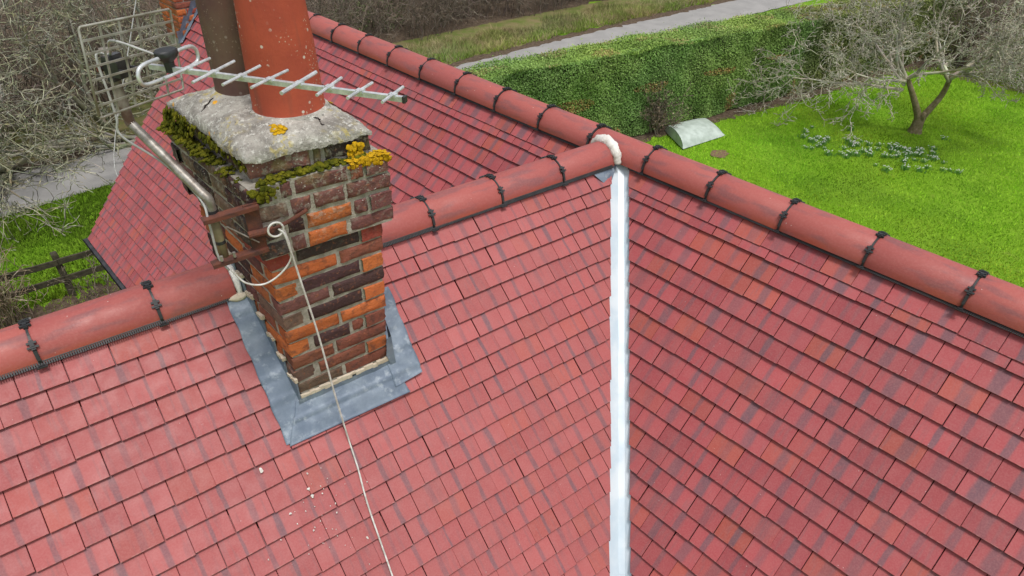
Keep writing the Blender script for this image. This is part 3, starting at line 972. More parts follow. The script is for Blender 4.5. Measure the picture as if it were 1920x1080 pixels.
# moss and yellow lichen
def blob_cluster(name, mat, centers, size, squash, seed, per=1):
    r = np.random.RandomState(seed)
    # low icosphere
    t = (1 + 5 ** 0.5) / 2
    iv = np.array([(-1, t, 0), (1, t, 0), (-1, -t, 0), (1, -t, 0), (0, -1, t), (0, 1, t), (0, -1, -t), (0, 1, -t), (t, 0, -1), (t, 0, 1), (-t, 0, -1), (-t, 0, 1)], float)
    iv /= np.linalg.norm(iv[0])
    fi = [(0, 11, 5), (0, 5, 1), (0, 1, 7), (0, 7, 10), (0, 10, 11), (1, 5, 9), (5, 11, 4), (11, 10, 2), (10, 7, 6), (7, 1, 8), (3, 9, 4), (3, 4, 2), (3, 2, 6), (3, 6, 8), (3, 8, 9), (4, 9, 5), (2, 4, 11), (6, 2, 10), (8, 6, 7), (9, 8, 1)]
    fi = np.array(fi)
    # one subdivision
    cache = {}; V = [tuple(v) for v in iv]; F = []
    def mid(a, b):
        k = (min(a, b), max(a, b))
        if k not in cache:
            m = np.array(V[a]) + np.array(V[b]); m /= np.linalg.norm(m); V.append(tuple(m)); cache[k] = len(V) - 1
        return cache[k]
    for a, b, c in fi:
        ab, bc, ca = mid(a, b), mid(b, c), mid(c, a)
        F += [(a, ab, ca), (b, bc, ab), (c, ca, bc), (ab, bc, ca)]
    V = np.array(V); F = np.array(F)
    vv, ff = [], []
    for i, (p, nrm) in enumerate(centers):
        s = size * r.uniform(0.5, 1.4)
        n = np.array(nrm, float); n /= np.linalg.norm(n)
        v = V * s * r.uniform(0.75, 1.25, (len(V), 1))
        v = v - np.outer(v @ n, n) * (1 - squash)
        vv.append(v + np.array(p)); ff.append(F + i * len(V))
    o = np_mesh(name, np.concatenate(vv), np.concatenate(ff), mat, chimney, smooth=True)
    o["kind"] = "stuff"
    return o
mr = np.random.RandomState(9)
cen = []
for i in range(210):                          # along the left ledge and the foot of the recessed course
    t = mr.beta(1.3, 1.1)
    y = -0.44 + 0.70 * t
    dens = 0.35 + 0.65 * t
    if mr.rand() > dens: continue
    x = -2.452 - 0.105 * (y + 0.518) / 0.8
    cen.append((W(x + mr.uniform(-0.004, 0.04), y, ZU1 + mr.uniform(-0.012, 0.012)), W(-0.4, 0, 1)))
for i in range(60):
    y = mr.uniform(0.0, 0.24)
    x = -2.42 - 0.105 * (y + 0.47) / 0.7
    cen.append((W(x - 0.004, y, ZU1 + mr.uniform(0.0, 0.10)), W(-1, 0, 0.4)))
for i in range(26):
    y = mr.uniform(-0.46, 0.0)
    x = -2.42 - 0.105 * (y + 0.47) / 0.7
    cen.append((W(x - 0.003, y, ZU1 + mr.uniform(0.05, 0.085)), W(-1, 0, 0.4)))
for i in range(70):                           # on the front ledge
    x = mr.uniform(-2.40, -2.10) if mr.rand() < 0.8 else mr.uniform(-2.1, -1.98)
    cen.append((W(x, -0.487 + mr.uniform(-0.012, 0.006), ZU1 + mr.uniform(-0.002, 0.014)), W(0, -0.3, 1)))
for i in range(16):
    cen.append((W(mr.uniform(-2.44, -2.36), -0.52, ZU1 - mr.uniform(0.0, 0.06)), W(0, -1, 0.3)))
cen = [(p_ + np.array([mr.normal(0, 0.007), mr.normal(0, 0.009), mr.normal(0, 0.003)]), n_) for p_, n_ in cen for _ in range(3)]
blob_cluster("moss", M['moss'], cen, 0.0098, 0.36, 2)
cen = []
for i in range(120):                          # yellow patch on the right front corner of the ledge
    x = mr.uniform(-2.06, -1.90)
    y = -0.50 + mr.uniform(-0.018, 0.014)
    cen.append((W(x, y, ZU1 + 0.002 + (mr.uniform(0, 0.004))), W(0, 0, 1)))
for i in range(50):
    x = min(-1.90, mr.normal(-1.955, 0.04))
    cen.append((W(x, -0.522, ZU1 - abs(mr.normal(0, 0.016))), W(0, -1, 0)))
for i in range(40):
    cen.append((W(-2.02 + mr.uniform(-0.02, 0.03), -0.488, ZU1 + mr.uniform(0.0, 0.06)), W(0, -1, 0.2)))
for i in range(60):                           # streak behind the red pot
    y = mr.uniform(-0.22, 0.05)
    xx = -2.000 - 0.09 * (y + 0.2) + mr.uniform(-0.03, 0.022)
    cen.append((W(xx, y, fz(xx, y) + 0.001), W(0.6, 0, 1)))
for i in range(60):                           # round patch in front of the pot
    a = mr.uniform(0, 6.28); r = 0.024 * math.sqrt(mr.rand())
    cen.append((W(-2.268 + r * math.cos(a), -0.405 + r * math.sin(a), fz(-2.268 + r * math.cos(a), -0.405 + r * math.sin(a)) + 0.001), W(0, -0.25, 1)))
cen = [(p_ + np.array([mr.normal(0, 0.005), mr.normal(0, 0.005), mr.normal(0, 0.002)]), n_) for p_, n_ in cen for _ in range(3)]
blob_cluster("lichen", M['lichen'], cen, 0.0080, 0.10, 3)

# lead flashing
def sheet(S, us, ds, h, name, parent, mat, th=0.004, amp=0.003, seed=1, nu=24, nd=24):
    """lead dressed over the tiles: a bumpy sheet in slope coordinates"""
    r = np.random.RandomState(seed); ph = r.rand(8) * 6.3
    vs = []
    for j in range(nd + 1):
        for i in range(nu + 1):
            s, t = i / nu, j / nd
            u = (1 - t) * ((1 - s) * us[0][0] + s * us[0][1]) + t * ((1 - s) * us[1][0] + s * us[1][1])
            d = (1 - s) * (ds[0][0] * (1 - t) + ds[0][1] * t) + s * (ds[1][0] * (1 - t) + ds[1][1] * t)
            step = ((d - 0.235) / GB) % 1.0
            hh = h + 0.005 * (1 - (1 - step) ** 3) * 0 + amp * (0.6 * math.sin(14 * u + ph[0] + 3 * d) * math.sin(17 * d + ph[1]) + 0.5 * math.sin(37 * u + 29 * d + ph[2])) \
                + 0.007 * math.exp(-((step - 0.97) / 0.07) ** 2) - 0.004 * math.exp(-((step - 0.12) / 0.08) ** 2)
            u += 0.0025 * math.sin(40 * d + ph[3]) * (1 if s in (0, 1) else 0)
            vs.append(S.pt(u, d, hh))
    n = nu + 1
    N = len(vs)
    vs += [q - S.n * th for q in vs]
    fs = [((j + 1) * n + i, (j + 1) * n + i + 1, j * n + i + 1, j * n + i) for j in range(nd) for i in range(nu)]
    for j in range(nd):
        fs += [(j * n, (j + 1) * n, N + (j + 1) * n, N + j * n)[::-1], (j * n + nu, (j + 1) * n + nu, N + (j + 1) * n + nu, N + j * n + nu)]
    for i in range(nu):
        fs += [(nd * n + i, nd * n + i + 1, N + nd * n + i + 1, N + nd * n + i)]
    mb = MB(); mb.add(vs, fs)
    return mb.build(name, mat, parent, True)
def upstand(pts_bottom, pts_top, name, off, parent, mat):
    vs = [q - off * 0 for q in pts_bottom] + list(pts_top)
    n = len(pts_bottom)
    mb = MB()
    mb.add(vs, [(i, i + 1, n + i + 1, n + i) for i in range(n - 1)])
    return mb.build(name, mat, parent, True)
lead1 = sheet(SB, ((-2.560, -2.43), (-2.562, -2.40)), ((0.15, 0.865), (0.15, 0.865)), 0.006, "lead_flashing", chimney, M['lead'], seed=1, nu=16, nd=44)
lead2 = sheet(SB, ((-2.455, -1.955), (-2.555, -1.945)), ((0.70, 0.876), (0.70, 0.886)), 0.009, "lead_flashing", chimney, M['lead'], seed=2, nu=44, nd=16)
lead3 = sheet(SB, ((-2.0, -1.835), (-2.0, -1.845)), ((0.36, 0.835), (0.36, 0.822)), 0.013, "lead_flashing", chimney, M['lead'], seed=3, nu=16, nd=34)
# stepped upstand on the left face
tb = math.tan(PB)
def left_x(y): return -2.432 - 0.068 * (y + 0.487) / 0.737
vs, fs = [], []
mbp = MB()
NST = 7
bot, top = [], []
y = -0.491
edge = []
for r in range(NST):
    z_top = ZS0 + (r + 1.25) * hc
    y0 = -(-z_top + 0.115) / tb if False else -((-(z_top - 0.125)) / tb)
    y1 = -((-(z_top + hc - 0.125)) / tb)
    if r == 0: y0 = -0.493
    y1 = min(y1, 0.02)
    edge.append((y0, y1, z_top))
mbl = MB()
for (y0, y1, zt) in edge:
    n = 4
    for i in range(n):
        ya, yb = y0 + (y1 - y0) * i / n, y0 + (y1 - y0) * (i + 1) / n
        q = []
        for yy, zz in ((ya, -abs(ya) * tb - 0.01), (yb, -abs(yb) * tb - 0.01), (yb, zt - 0.012 * (i + 1) / n), (ya, zt - 0.012 * i / n)):
            q.append(W(left_x(yy) - 0.007 - rng.uniform(0, 0.002), yy, zz))
        inn = [p_ + W(0.006, 0, 0) for p_ in q]
        mbl.add(q + inn, [(3, 2, 1, 0), (0, 1, 5, 4), (2, 3, 7, 6), (1, 2, 6, 5), (3, 0, 4, 7)])
    # cream pointing along the step, thicker towards the front
    for i in range(6):
        ya, yb = y0 + (y1 - y0) * i / 6, y0 + (y1 - y0) * (i + 1) / 6
        mbp.box(W(left_x(ya) - 0.004, (ya + yb) / 2, zt + 0.000 - 0.002 * i + rng.gauss(0, 0.002)), [W(1, 0, 0), W(0, 1, 0), W(0, 0, 1)], (0.0055 + rng.uniform(0, 0.004), (yb - ya) / 2 + 0.001, 0.006 + rng.uniform(0, 0.006)))
mbl.build("lead_flashing", M['lead'], chimney)
# front upstand and its pointing, bent corner piece on the right
mbf = MB()
nf = 24
vs = []
for i in range(nf + 1):
    x = -2.445 + (0.475) * i / nf
    zt = ZS0 - 0.012 + 0.003 * math.sin(i * 1.3)
    vs += [W(x, -0.497 + 0.003 * math.sin(i * 0.9), -0.575), W(x, -0.494 + 0.002 * math.sin(i * 0.7), zt)]
mbf.add(vs, [(2 * i, 2 * i + 2, 2 * i + 3, 2 * i + 1) for i in range(nf)])
mbf.build("lead_flashing", M['lead'], chimney, True)
for i in range(20):
    x = -2.43 + 0.45 * (i + 0.5) / 20
    mbp.box(W(x, -0.486 - rng.uniform(0, 0.004), ZS0 - 0.004 + rng.gauss(0, 0.0025)), [W(1, 0, 0), W(0, 1, 0), W(0, 0, 1)], (0.0122, 0.008 - 0.002 * rng.random(), 0.006 + rng.uniform(0, 0.006)))
mbr = MB()
vs = [W(-1.998, -0.4985, -0.455), W(-1.958, -0.5005, -0.455), W(-1.952, -0.5035, -0.565), W(-1.975, -0.502, -0.56),
      W(-1.955, -0.44, -0.30), W(-1.948, -0.44, -0.50), W(-1.985, -0.4985, -0.36), W(-1.962, -0.4985, -0.35)]
mbr.add(vs, [(3, 2, 1, 0), (0, 1, 7, 6), (2, 5, 4, 7, 1)])
mbr.build("lead_flashing", M['lead'], chimney)
o = mbp.build("mortar_pointing", M['pointing'], chimney); o["kind"] = "stuff"
# mortar where the ridge tile meets the stack
def lump(c, r, seed, name, mat, parent):
    rr = np.random.RandomState(seed)
    n, m = 14, 20
    vs, fs = [], []
    for i in range(n + 1):
        th = math.pi * i / n
        for k in range(m):
            a = 2 * math.pi * k / m
            f = 1 + 0.10 * math.sin(3 * a + seed) * math.sin(2 * th) + rr.normal(0, 0.03)
            v = np.array([math.sin(th) * math.cos(a) * r[0], math.sin(th) * math.sin(a) * r[1], math.cos(th) * r[2]]) * f
            vs.append(W(*(np.array(c) + v)))
    for i in range(n):
        for k in range(m):
            fs.append((i * m + k, i * m + (k + 1) % m, (i + 1) * m + (k + 1) % m, (i + 1) * m + k))
    mb = MB(); mb.add(vs, fs)
    return mb.build(name, mat, parent, True)
mb = MB()
vs, fs = lumpy_arc(W(1, 0, 0), W(0, 1, 0), np.array([0, 0, 1.0]), W(-2.492, 0, ZW), RW - 0.008, 0.014, 0, 100, amp=0.08, rng=random.Random(8))
mb.add(vs, fs)
mb.build("mortar_fillet", M['white_mortar'], chimney, True)
lump((-2.505, -0.112, -0.118), (0.045, 0.022, 0.018), 3, "mortar_fillet", M['pointing'], chimney)

# ------------------------------------------------------------------ second chimney at the far gable
chim2 = MB()
X2 = [(-0.52, 6.20), (0.30, 6.20), (0.30, 6.75), (-0.52, 6.75)]
chim2.add([np.array((x, y, z)) for z in (-1.4, 0.75) for x, y in [(-0.51, 6.21), (0.29, 6.21), (0.29, 6.74), (-0.51, 6.74)]],
          [(0, 1, 5, 4), (1, 2, 6, 5), (2, 3, 7, 6), (3, 0, 4, 7), (4, 5, 6, 7), (3, 2, 1, 0)])
_main = chimney
chimney2 = hp(chim2.build("chimney", M['mortar']))
chimney2["label"] = "second brick chimney at the far gable end of the main ridge"
chimney = chimney2
for r in range(-9, 10):
    z0 = r * 0.075
    for (a, b, inn, ln) in (((-0.52, 6.20), (0.30, 6.20), (0, 1, 0), 0.82), ((-0.52, 6.75), (-0.52, 6.20), (1, 0, 0), 0.55)):
        if ln > 0.6 and r < -3 and False: continue
        a = np.array(a); b = np.array(b)
        n = int(round(ln / 0.225)); sh = 0.5 if r % 2 else 0.0
        cuts = sorted(set([0.0] + [min(1, max(0, (i + sh) / (ln / 0.225))) for i in range(n + 1)] + [1.0]))
        for s0, s1 in zip(cuts[:-1], cuts[1:]):
            if s1 - s0 < 0.04: continue
            p0 = a + (b - a) * s0 + (b - a) / ln * 0.005; p1 = a + (b - a) * s1 - (b - a) / ln * 0.005
            brick_obj((p0[0], p0[1], z0 + 0.005), (p1[0], p1[1], z0 + 0.005), (p0[0], p0[1], z0 + 0.07), (p1[0], p1[1], z0 + 0.07), inn, 0.08, BC[rng.choice("OoBoORo")], 0.8)
lead4 = sheet(SA, ((-VERGE - 0.02, -VERGE + 0.10), (-VERGE - 0.04, -VERGE + 0.06)), ((0.10, 0.90), (0.10, 0.86)), 0.012, "lead_flashing", chimney2, M['lead'], seed=6, nu=10, nd=30)
mb = MB()
vs = []
for i in range(14):
    d = 0.05 + 0.85 * i / 13
    b0 = SA.pt(-VERGE + 0.0, d, 0.01)
    vs += [b0 + np.array([0, -0.012, 0]), np.array([b0[0], 6.186, math.ceil((b0[2] + 0.10) / 0.075) * 0.075])]
mb.add(vs, [(2 * i, 2 * i + 1, 2 * i + 3, 2 * i + 2) for i in range(13)])
mb.build("lead_flashing", M['lead'], chimney2)
chimney = _main

# ------------------------------------------------------------------ walls, gutter, fascia
mb = MB()
hx = math.cos(PA) * (EAVE - 0.30)
zt = -math.sin(PA) * (EAVE - 0.30) - 0.12
# main block with gables
y0, y1 = NEAR_END + 0.15, VERGE - 0.12
P0 = [(-hx, y0), (hx, y0), (hx, y1), (-hx, y1)]
vs = [np.array((x, y, GZ)) for x, y in P0] + [np.array((x, y, zt)) for x, y in P0] + [np.array((0, y0, -0.14)), np.array((0, y1, -0.14))]
mb.add(vs, [(0, 1, 5, 8, 4), (1, 2, 6, 5), (2, 3, 7, 9, 6), (3, 0, 4, 7)])
# wing block
hy = math.cos(PB) * (EAVE - 0.30); ztw = -math.sin(PB) * (EAVE - 0.30) - 0.12
P1 = [(WING_END + 0.12, -hy), (-0.5, -hy), (-0.5, hy), (WING_END + 0.12, hy)]
vs = [W(x, y, GZ) for x, y in P1] + [W(x, y, ztw) for x, y in P1] + [W(WING_END + 0.12, 0, -0.14), W(-0.5, 0, -0.14)]
mb.add(vs, [(0, 1, 5, 4), (2, 3, 7, 6), (3, 0, 4, 8, 7)])
hp(mb.build("wall", M['render']))["label"] = "pale rendered house walls below the eaves"
def gutter(S, u0, u1, d):
    mb = MB()
    n = 10
    vs, fs = [], []
    up = np.array([0, 0, 1.0])
    out = -S.up.copy(); out[2] = 0; out /= np.linalg.norm(out)
    for e, u in enumerate((u0, u1)):
        for r in (0.055, 0.050):
            for i in range(n + 1):
                a = math.pi + math.pi * i / n
                vs.append(S.pt(u, d, 0) + out * (0.035 + r * math.cos(a)) + up * (-0.035 + r * math.sin(a)))
    k = n + 1
    for i in range(n):
        fs += [(i, 2 * k + i, 2 * k + i + 1, i + 1), (k + i + 1, 3 * k + i + 1, 3 * k + i, k + i), (i, i + 1, k + i + 1, k + i), (2 * k + i + 1, 2 * k + i, 3 * k + i, 3 * k + i + 1)]
    mb.add(vs, fs)
    for e in (0, 1):
        pass
    # dark wet leaf litter in the bottom
    mb.box(S.pt((u0 + u1) / 2, d, 0) + out * 0.035 - up * 0.062, [S.a, out, up], (abs(u1 - u0) / 2 - 0.002, 0.036, 0.006))
    return hp(mb.build("gutter", M['gutter']))
gutter(SA, -VERGE - 0.05, KA_FAR * EAVE - 0.05, EAVE)["label"] = "black plastic gutter along the far eaves by the fence"
gutter(SA, KA_NEAR * EAVE + 0.1, -NEAR_END, EAVE)
gutter(SB, WING_END, KB * EAVE - 0.1, EAVE)
mb = MB()
for S, ua, ub in ((SA, -VERGE, KA_FAR * EAVE), (SA, KA_NEAR * EAVE, -NEAR_END), (SB, WING_END, KB * EAVE)):
    up = np.array([0, 0, 1.0]); out = -S.up.copy(); out[2] = 0; out /= np.linalg.norm(out)
    mb.box(S.pt((ua + ub) / 2, EAVE - 0.05, -0.06) - up * 0.09, [S.a, out, up], (abs(ub - ua) / 2 - 0.01, 0.012, 0.09))
o = hp(mb.build("fascia_board", M['white_paint'])); o["label"] = "white fascia boards under the gutters"

# bird droppings on the wing slope
mb = MB()
dr = random.Random(14)
def splat(u, d, r):
    n = 9
    vs = [SB.pt(u, d, 0.0035 + 0.0015)]
    for k in range(n):
        a = 2 * math.pi * k / n
        rr = r * dr.uniform(0.5, 1.25)
        vs.append(SB.pt(u + rr * math.cos(a), d + rr * math.sin(a) * 1.2, 0.0020))
    mb.add(vs, [(0, 1 + (k + 1) % n, 1 + k) for k in range(n)])
for (u, d, r) in [(-2.70, 0.915, 0.010), (-2.552, 1.085, 0.007), (-2.548, 1.120, 0.009), (-2.53, 1.02, 0.004), (-2.66, 1.145, 0.006), (-2.60, 1.26, 0.005), (-2.48, 1.24, 0.004), (-2.47, 1.20, 0.004), (-2.40, 1.41, 0.006)]:
    splat(u, d, r)
for i in range(46):
    splat(dr.gauss(-2.56, 0.11), dr.gauss(1.22, 0.13), dr.uniform(0.0012, 0.0034))
o = mb.build("bird_droppings", M['dropping'], slopes['B']); o["kind"] = "stuff"

# ------------------------------------------------------------------ tv aerial
aer = empty("tv_aerial", tuple(W(-2.585, -0.50, 0.30)))
tag(aer, "tv aerial with grid reflector on a bent mast clamped to the chimney", "aerial")
AOFF = Matrix.Translation(-Vector(tuple(W(-2.585, -0.50, 0.30))))
def ap(o):
    o.parent = aer; o.matrix_parent_inverse = AOFF
    return o
m0, m1, m2, m3 = W(-2.583, -0.505, 0.315), W(-2.580, -0.50, 0.575), W(-2.711, -0.245, 0.800), W(-2.712, -0.232, 1.045)
ap(MB().tube([m0, m1 - np.array([0, 0, 0.05])], 0.0165, 14).build("mast_foot", M['olive_pole'], None, True))
ap(MB().tube(smooth_path([m1 - np.array([0, 0, 0.055]), m1, m1 * 0.88 + m2 * 0.12, m1 * 0.5 + m2 * 0.5, m1 * 0.1 + m2 * 0.9, m2 * 1.0], 5), 0.0165, 14).build("mast", M['galv'], None, True))
ap(MB().tube(smooth_path([m2 * 0.97 + m1 * 0.03, m2 + np.array([0, 0, 0.02]), m3], 5), 0.0170, 14).build("mast_top", M['rust_pole'], None, True))
mb = MB()
d_ = (m1 - m0) / np.linalg.norm(m1 - m0)
mb.tube([m1 - d_ * 0.052, m1 - d_ * 0.040], 0.0182, 14); mb.tube([m0 + d_ * 0.085, m0 + d_ * 0.097], 0.0185, 14)
ap(mb.build("tape", M['black']))
# bracket: two channel arms on a plate bolted to the corner of the stack
mb = MB()
for z, l in ((0.522, 0.195), (0.342, 0.205)):
    x1 = -2.43; x0 = x1 - l
    ax = [W(1, 0.02, 0.0), W(0, 1, 0), W(0, 0, 1)]
    mb.box(W((x0 + x1) / 2, -0.526, z), ax, (l / 2, 0.018, 0.0025))
    mb.box(W((x0 + x1) / 2, -0.543, z - 0.006), ax, (l / 2, 0.0022, 0.0075))
mb.box(W(-2.456, -0.524, 0.432), [W(1, 0, 0), W(0, 1, 0), W(0, 0, 1)], (0.026, 0.004, 0.098))
mb.tube([W(-2.49, -0.54, 0.418), W(-2.40, -0.545, 0.415)], 0.014, 10)
mb.tube([W(-2.40, -0.545, 0.415), W(-2.34, -0.540, 0.425), W(-2.26, -0.536, 0.447)], 0.0075, 8)
ap(mb.build("bracket", M['rust']))
mb = MB()
for x in (-2.60, -2.555):
    mb.tube([W(x, -0.545, 0.352), W(x, -0.545, 0.372)], 0.006, 6)
mb.tube([W(-2.555, -0.545, 0.48), W(-2.46, -0.545, 0.38)], 0.003, 6)
ap(mb.build("bolt", M['galv']))
# boom, directors, dipole box, reflector grid
Sb, Eb = W(-2.575, -0.43, 1.008), W(-2.105, -1.075, 1.012)
bd = (Eb - Sb); BL = np.linalg.norm(bd); bd /= BL
ed = np.cross(np.array([0, 0, 1.0]), bd); ed /= np.linalg.norm(ed)
bu = np.cross(bd, ed)
mb = MB(); mb.box((Sb + Eb) / 2 - bd * 0.03, [bd, ed, bu], (BL / 2 + 0.04, 0.0070, 0.0075))
ap(mb.build("boom", M['alu']))
mb = MB(); mb.box(Eb + bd * 0.012, [bd, ed, bu], (0.004, 0.0095, 0.0095)); ap(mb.build("end_cap", M['black']))
el = [0.105, 0.099, 0.095, 0.092, 0.094, 0.074, 0.073, 0.070]
for i in range(8):
    t = [0.095, 0.215, 0.340, 0.463, 0.588, 0.714, 0.840, 0.970][i]
    c = Sb + (Eb - Sb) * t + bu * 0.010
    mb = MB()
    e2 = ed + bd * (0.02 * math.sin(i * 2.3)) + bu * 0.03 * math.sin(i * 1.7)
    mb.tube([c - e2 * el[i], c + e2 * el[i]], 0.0048 if i != 4 else 0.0062, 8)
    mb.box(c - bu * 0.002, [bd, ed, bu], (0.011, 0.010, 0.005))
    ap(mb.build("director", M['alu']))
mb = MB()
dc = Sb + bd * 0.008
# folded loop dipole
loop = [dc + bu * 0.010 + ed * a + bu * b for a, b in ((-0.02, 0.032), (-0.10, 0.032), (-0.128, 0.016), (-0.128, -0.014), (-0.10, -0.026), (0.0, -0.028), (0.10, -0.026), (0.128, -0.014), (0.128, 0.016), (0.10, 0.032), (0.02, 0.032))]
mb.tube(smooth_path(loop, 4), 0.0062, 8)
ap(mb.build("dipole", M['alu'], None, True))
mb = MB()
vs = []
prof = [(0.017, -0.012), (0.018, 0.02), (0.034, 0.032), (0.039, 0.040), (0.039, 0.052), (0.035, 0.056)]
n = 16; fs = []
for r, z in prof:
    for k in range(n):
        a = 2 * math.pi * k / n
        vs.append(dc + bu * (0.004 + z) + ed * r * math.cos(a) + bd * r * 0.8 * math.sin(a))
for i in range(len(prof) - 1):
    for k in range(n):
        fs.append((i * n + k, i * n + (k + 1) % n, (i + 1) * n + (k + 1) % n, (i + 1) * n + k))
fs.append(tuple((len(prof) - 1) * n + k for k in range(n)))
mb.add(vs, fs)
ap(auto_smooth(mb.build("connector_box", M['black']), 40))
# reflector
gc = Sb - bd * 0.115 + bu * 0.012 - ed * 0.004
GW, GH = 0.181, 0.128
gt = bu + ed * 0.15
ed_axis = ed
ed = ed - bu * 0.08
g_root = ap(MB().tube([gc + ed * GW * a + gt * GH * b for a, b in ((-1, -0.96), (-1, 0.96), (-0.97, 1), (0.97, 1), (1, 0.96), (1, -0.96), (0.97, -1), (-0.97, -1), (-1, -0.96))], 0.0038, 8).build("reflector_grid", M['grid'], None, True))
for i in range(1, 5):
    a = -1 + 2 * i / 5
    mb = MB(); mb.box(gc + ed * GW * a, [ed, gt, bd], (0.0033, GH, 0.0018)); mb.build("grid_bar", M['grid'], g_root).matrix_parent_inverse = Matrix.Identity(4)
for j in range(1, 7):
    b = -1 + 2 * j / 7
    mb = MB(); mb.box(gc + gt * GH * b + bd * 0.003, [ed, gt, bd], (GW, 0.0031, 0.0018)); mb.build("grid_bar", M['grid'], g_root).matrix_parent_inverse = Matrix.Identity(4)
ed = ed_axis
mb = MB()
cl = W(-2.695, -0.25, 0.985)
mb.box(cl, [bd, ed, bu], (0.030, 0.026, 0.026)); mb.box(cl + bu * 0.034 - bd * 0.01, [bd, ed, bu], (0.012, 0.030, 0.006)); mb.box(cl - bu * 0.034 - bd * 0.01, [bd, ed, bu], (0.012, 0.030, 0.006))
mb.tube([cl - bd * 0.04 - ed * 0.022, cl + bd * 0.07 - ed * 0.022], 0.004, 6); mb.tube([cl - bd * 0.04 + ed * 0.022, cl + bd * 0.07 + ed * 0.022], 0.004, 6)
ap(mb.build("mast_clamp", M['gutter']))
mb = MB(); mb.box(cl - bd * 0.045, [bd, ed, bu], (0.006, 0.034, 0.010)); ap(mb.build("clamp_plate", M['rust']))
mb = MB()
mb.tube(smooth_path([dc + bu * 0.03 - bd * 0.01, dc + bu * 0.055 - bd * 0.06 - ed * 0.02, gc + bu * 0.075 - bd * 0.02 - ed * 0.05, cl + bu * 0.045 - ed * 0.01, cl + bu * 0.045 - ed * 0.035 - bd * 0.03,
                     m3 - np.array([0, 0, 0.14]) - ed * 0.04, m2 - ed * 0.045 + np.array([0, 0, 0.03]), m2 - ed * 0.05 - np.array([0, 0, 0.03]), m1 * 0.4 + m2 * 0.6 - np.array([0, 0, 0.04]),
                     m1 * 0.9 + m2 * 0.1 - ed * 0.012 - np.array([0, 0, 0.02]), W(-2.604, -0.525, 0.50), W(-2.606, -0.527, 0.36), W(-2.585, -0.535, 0.30)], 6), 0.0042, 8)
ap(mb.build("aerial_cable", M['cable_grey'], None, True))

# white cable: coil on the hook, loop under the bracket, and the long run down the roof
wc = MB()
hk = W(-2.385, -0.553, 0.418)
run = [hk + W(0.0, -0.004, 0.0), W(-2.372, -0.575, 0.40), W(-2.364, -0.580, 0.33), W(-2.352, -0.580, 0.20), W(-2.33, -0.60, -0.10), W(-2.318, -0.62, -0.42)]
run += [SB.pt(-2.307, 0.96, 0.012), SB.pt(-2.318, 1.10, 0.007), SB.pt(-2.343, 1.286, 0.007), SB.pt(-2.366, 1.624, 0.007), SB.pt(-2.41, 2.2, 0.007), SB.pt(-2.43, 3.0, 0.007)]
wc.tube(smooth_path(run, 6), 0.0042, 8)
coil = [hk + W(0.028 * math.cos(a) - 0.012, -0.012 - 0.004 * a / 6, 0.028 * math.sin(a) + 0.006) for a in np.linspace(0.3, 6.8, 16)]
wc.tube(smooth_path(coil, 3), 0.0042, 8)
loopc = [hk + W(0.016, -0.012, 0.0), W(-2.362, -0.575, 0.35), W(-2.370, -0.575, 0.285), W(-2.42, -0.56, 0.225), W(-2.485, -0.555, 0.205), W(-2.545, -0.55, 0.235), W(-2.578, -0.54, 0.30)]
wc.tube(smooth_path(loopc, 6), 0.0038, 8)
o = wc.build("cable", M['cable'], None, True)
tag(o, "thin white cable hanging from the chimney hook down over the tiles", "cable")
# overhead service wire beyond the gable
wp = [(-0.9, 7.7, -1.35 + 0.0), (-0.39, 8.12, -0.54), (0.55, 8.9, 0.95), (1.6, 9.8, 2.7)]
mb = MB(); mb.tube(smooth_path([(-1.52, 6.08, -2.62), (-1.50, 6.75, -2.52), (-1.45, 7.39, -2.26), (-0.39, 8.12, -0.54), (1.0, 9.1, 1.75), (6.0, 12.6, 8.5), (9.0, 14.8, 12.0)], 6), 0.007, 6)
o = mb.build("service_wire", M['cable_grey'], None, True)
tag(o, "thin grey overhead wire rising past the far gable", "wire")

# ================================================================== garden, lane and thicket
def tint_material(name, c0, c1, scale, rough=0.9, spec=0.2, transl=0.0, tint=True):
    """colour from a per-vertex tint multiplied by patchy noise"""
    t = NT(name)
    p = t.pos()
    base = t.mix(t.ramp(t.noise(p, scale, 3.0), 0.32, 0.68), c0, c1)
    if tint:
        a = t.n("ShaderNodeAttribute", attribute_name="tint")
        base = t.mix(1.0, base, a.outputs["Color"], 'MULTIPLY')
    t.fin(base, rough, spec=spec)
    return t.m

def ground_material():
    t = NT("ground_grass")
    p = t.pos()
    f = t.ramp(t.noise(p, 1.1, 4.0), 0.35, 0.65)
    base = t.mix(f, (0.180, 0.350, 0.016), (0.225, 0.400, 0.026))
    base = t.mix(t.ramp(t.noise(p, 30.0, 4.0, 0.7), 0.45, 0.75, 0.0, 0.8), base, (0.055, 0.150, 0.010))
    base = t.mix(t.ramp(t.noise(p, 2.7, 3.0), 0.60, 0.78, 0.0, 0.6), base, (0.24, 0.30, 0.05))
    base = t.mix(t.ramp(t.noise(p, 0.5, 3.0), 0.45, 0.7, 0.0, 0.5), base, (0.085, 0.20, 0.012))
    return t.fin(base, 0.95, t.noise(p, 45.0, 4.0, 0.7), 1.0, 0.03, spec=0.15)
M['lawn'] = ground_material()
M['grass'] = tint_material("grass_blades", (0.165, 0.345, 0.014), (0.225, 0.405, 0.026), 1.3)
M['verge_grass'] = tint_material("verge_grass", (0.20, 0.29, 0.06), (0.36, 0.31, 0.16), 1.1)
M['leaf'] = tint_material("hedge_leaves", (0.140, 0.240, 0.056), (0.195, 0.290, 0.076), 1.0, 0.6, 0.4)
M['hedge_core'] = simple("hedge_inside", (0.018, 0.026, 0.010), (0.035, 0.035, 0.018), 6.0, 0.95, 0.5, 0.02)
M['bark'] = simple("bark_mossy", (0.30, 0.24, 0.165), (0.17, 0.15, 0.065), 9.0, 0.95, 1.0, 0.02, spec=0.1)
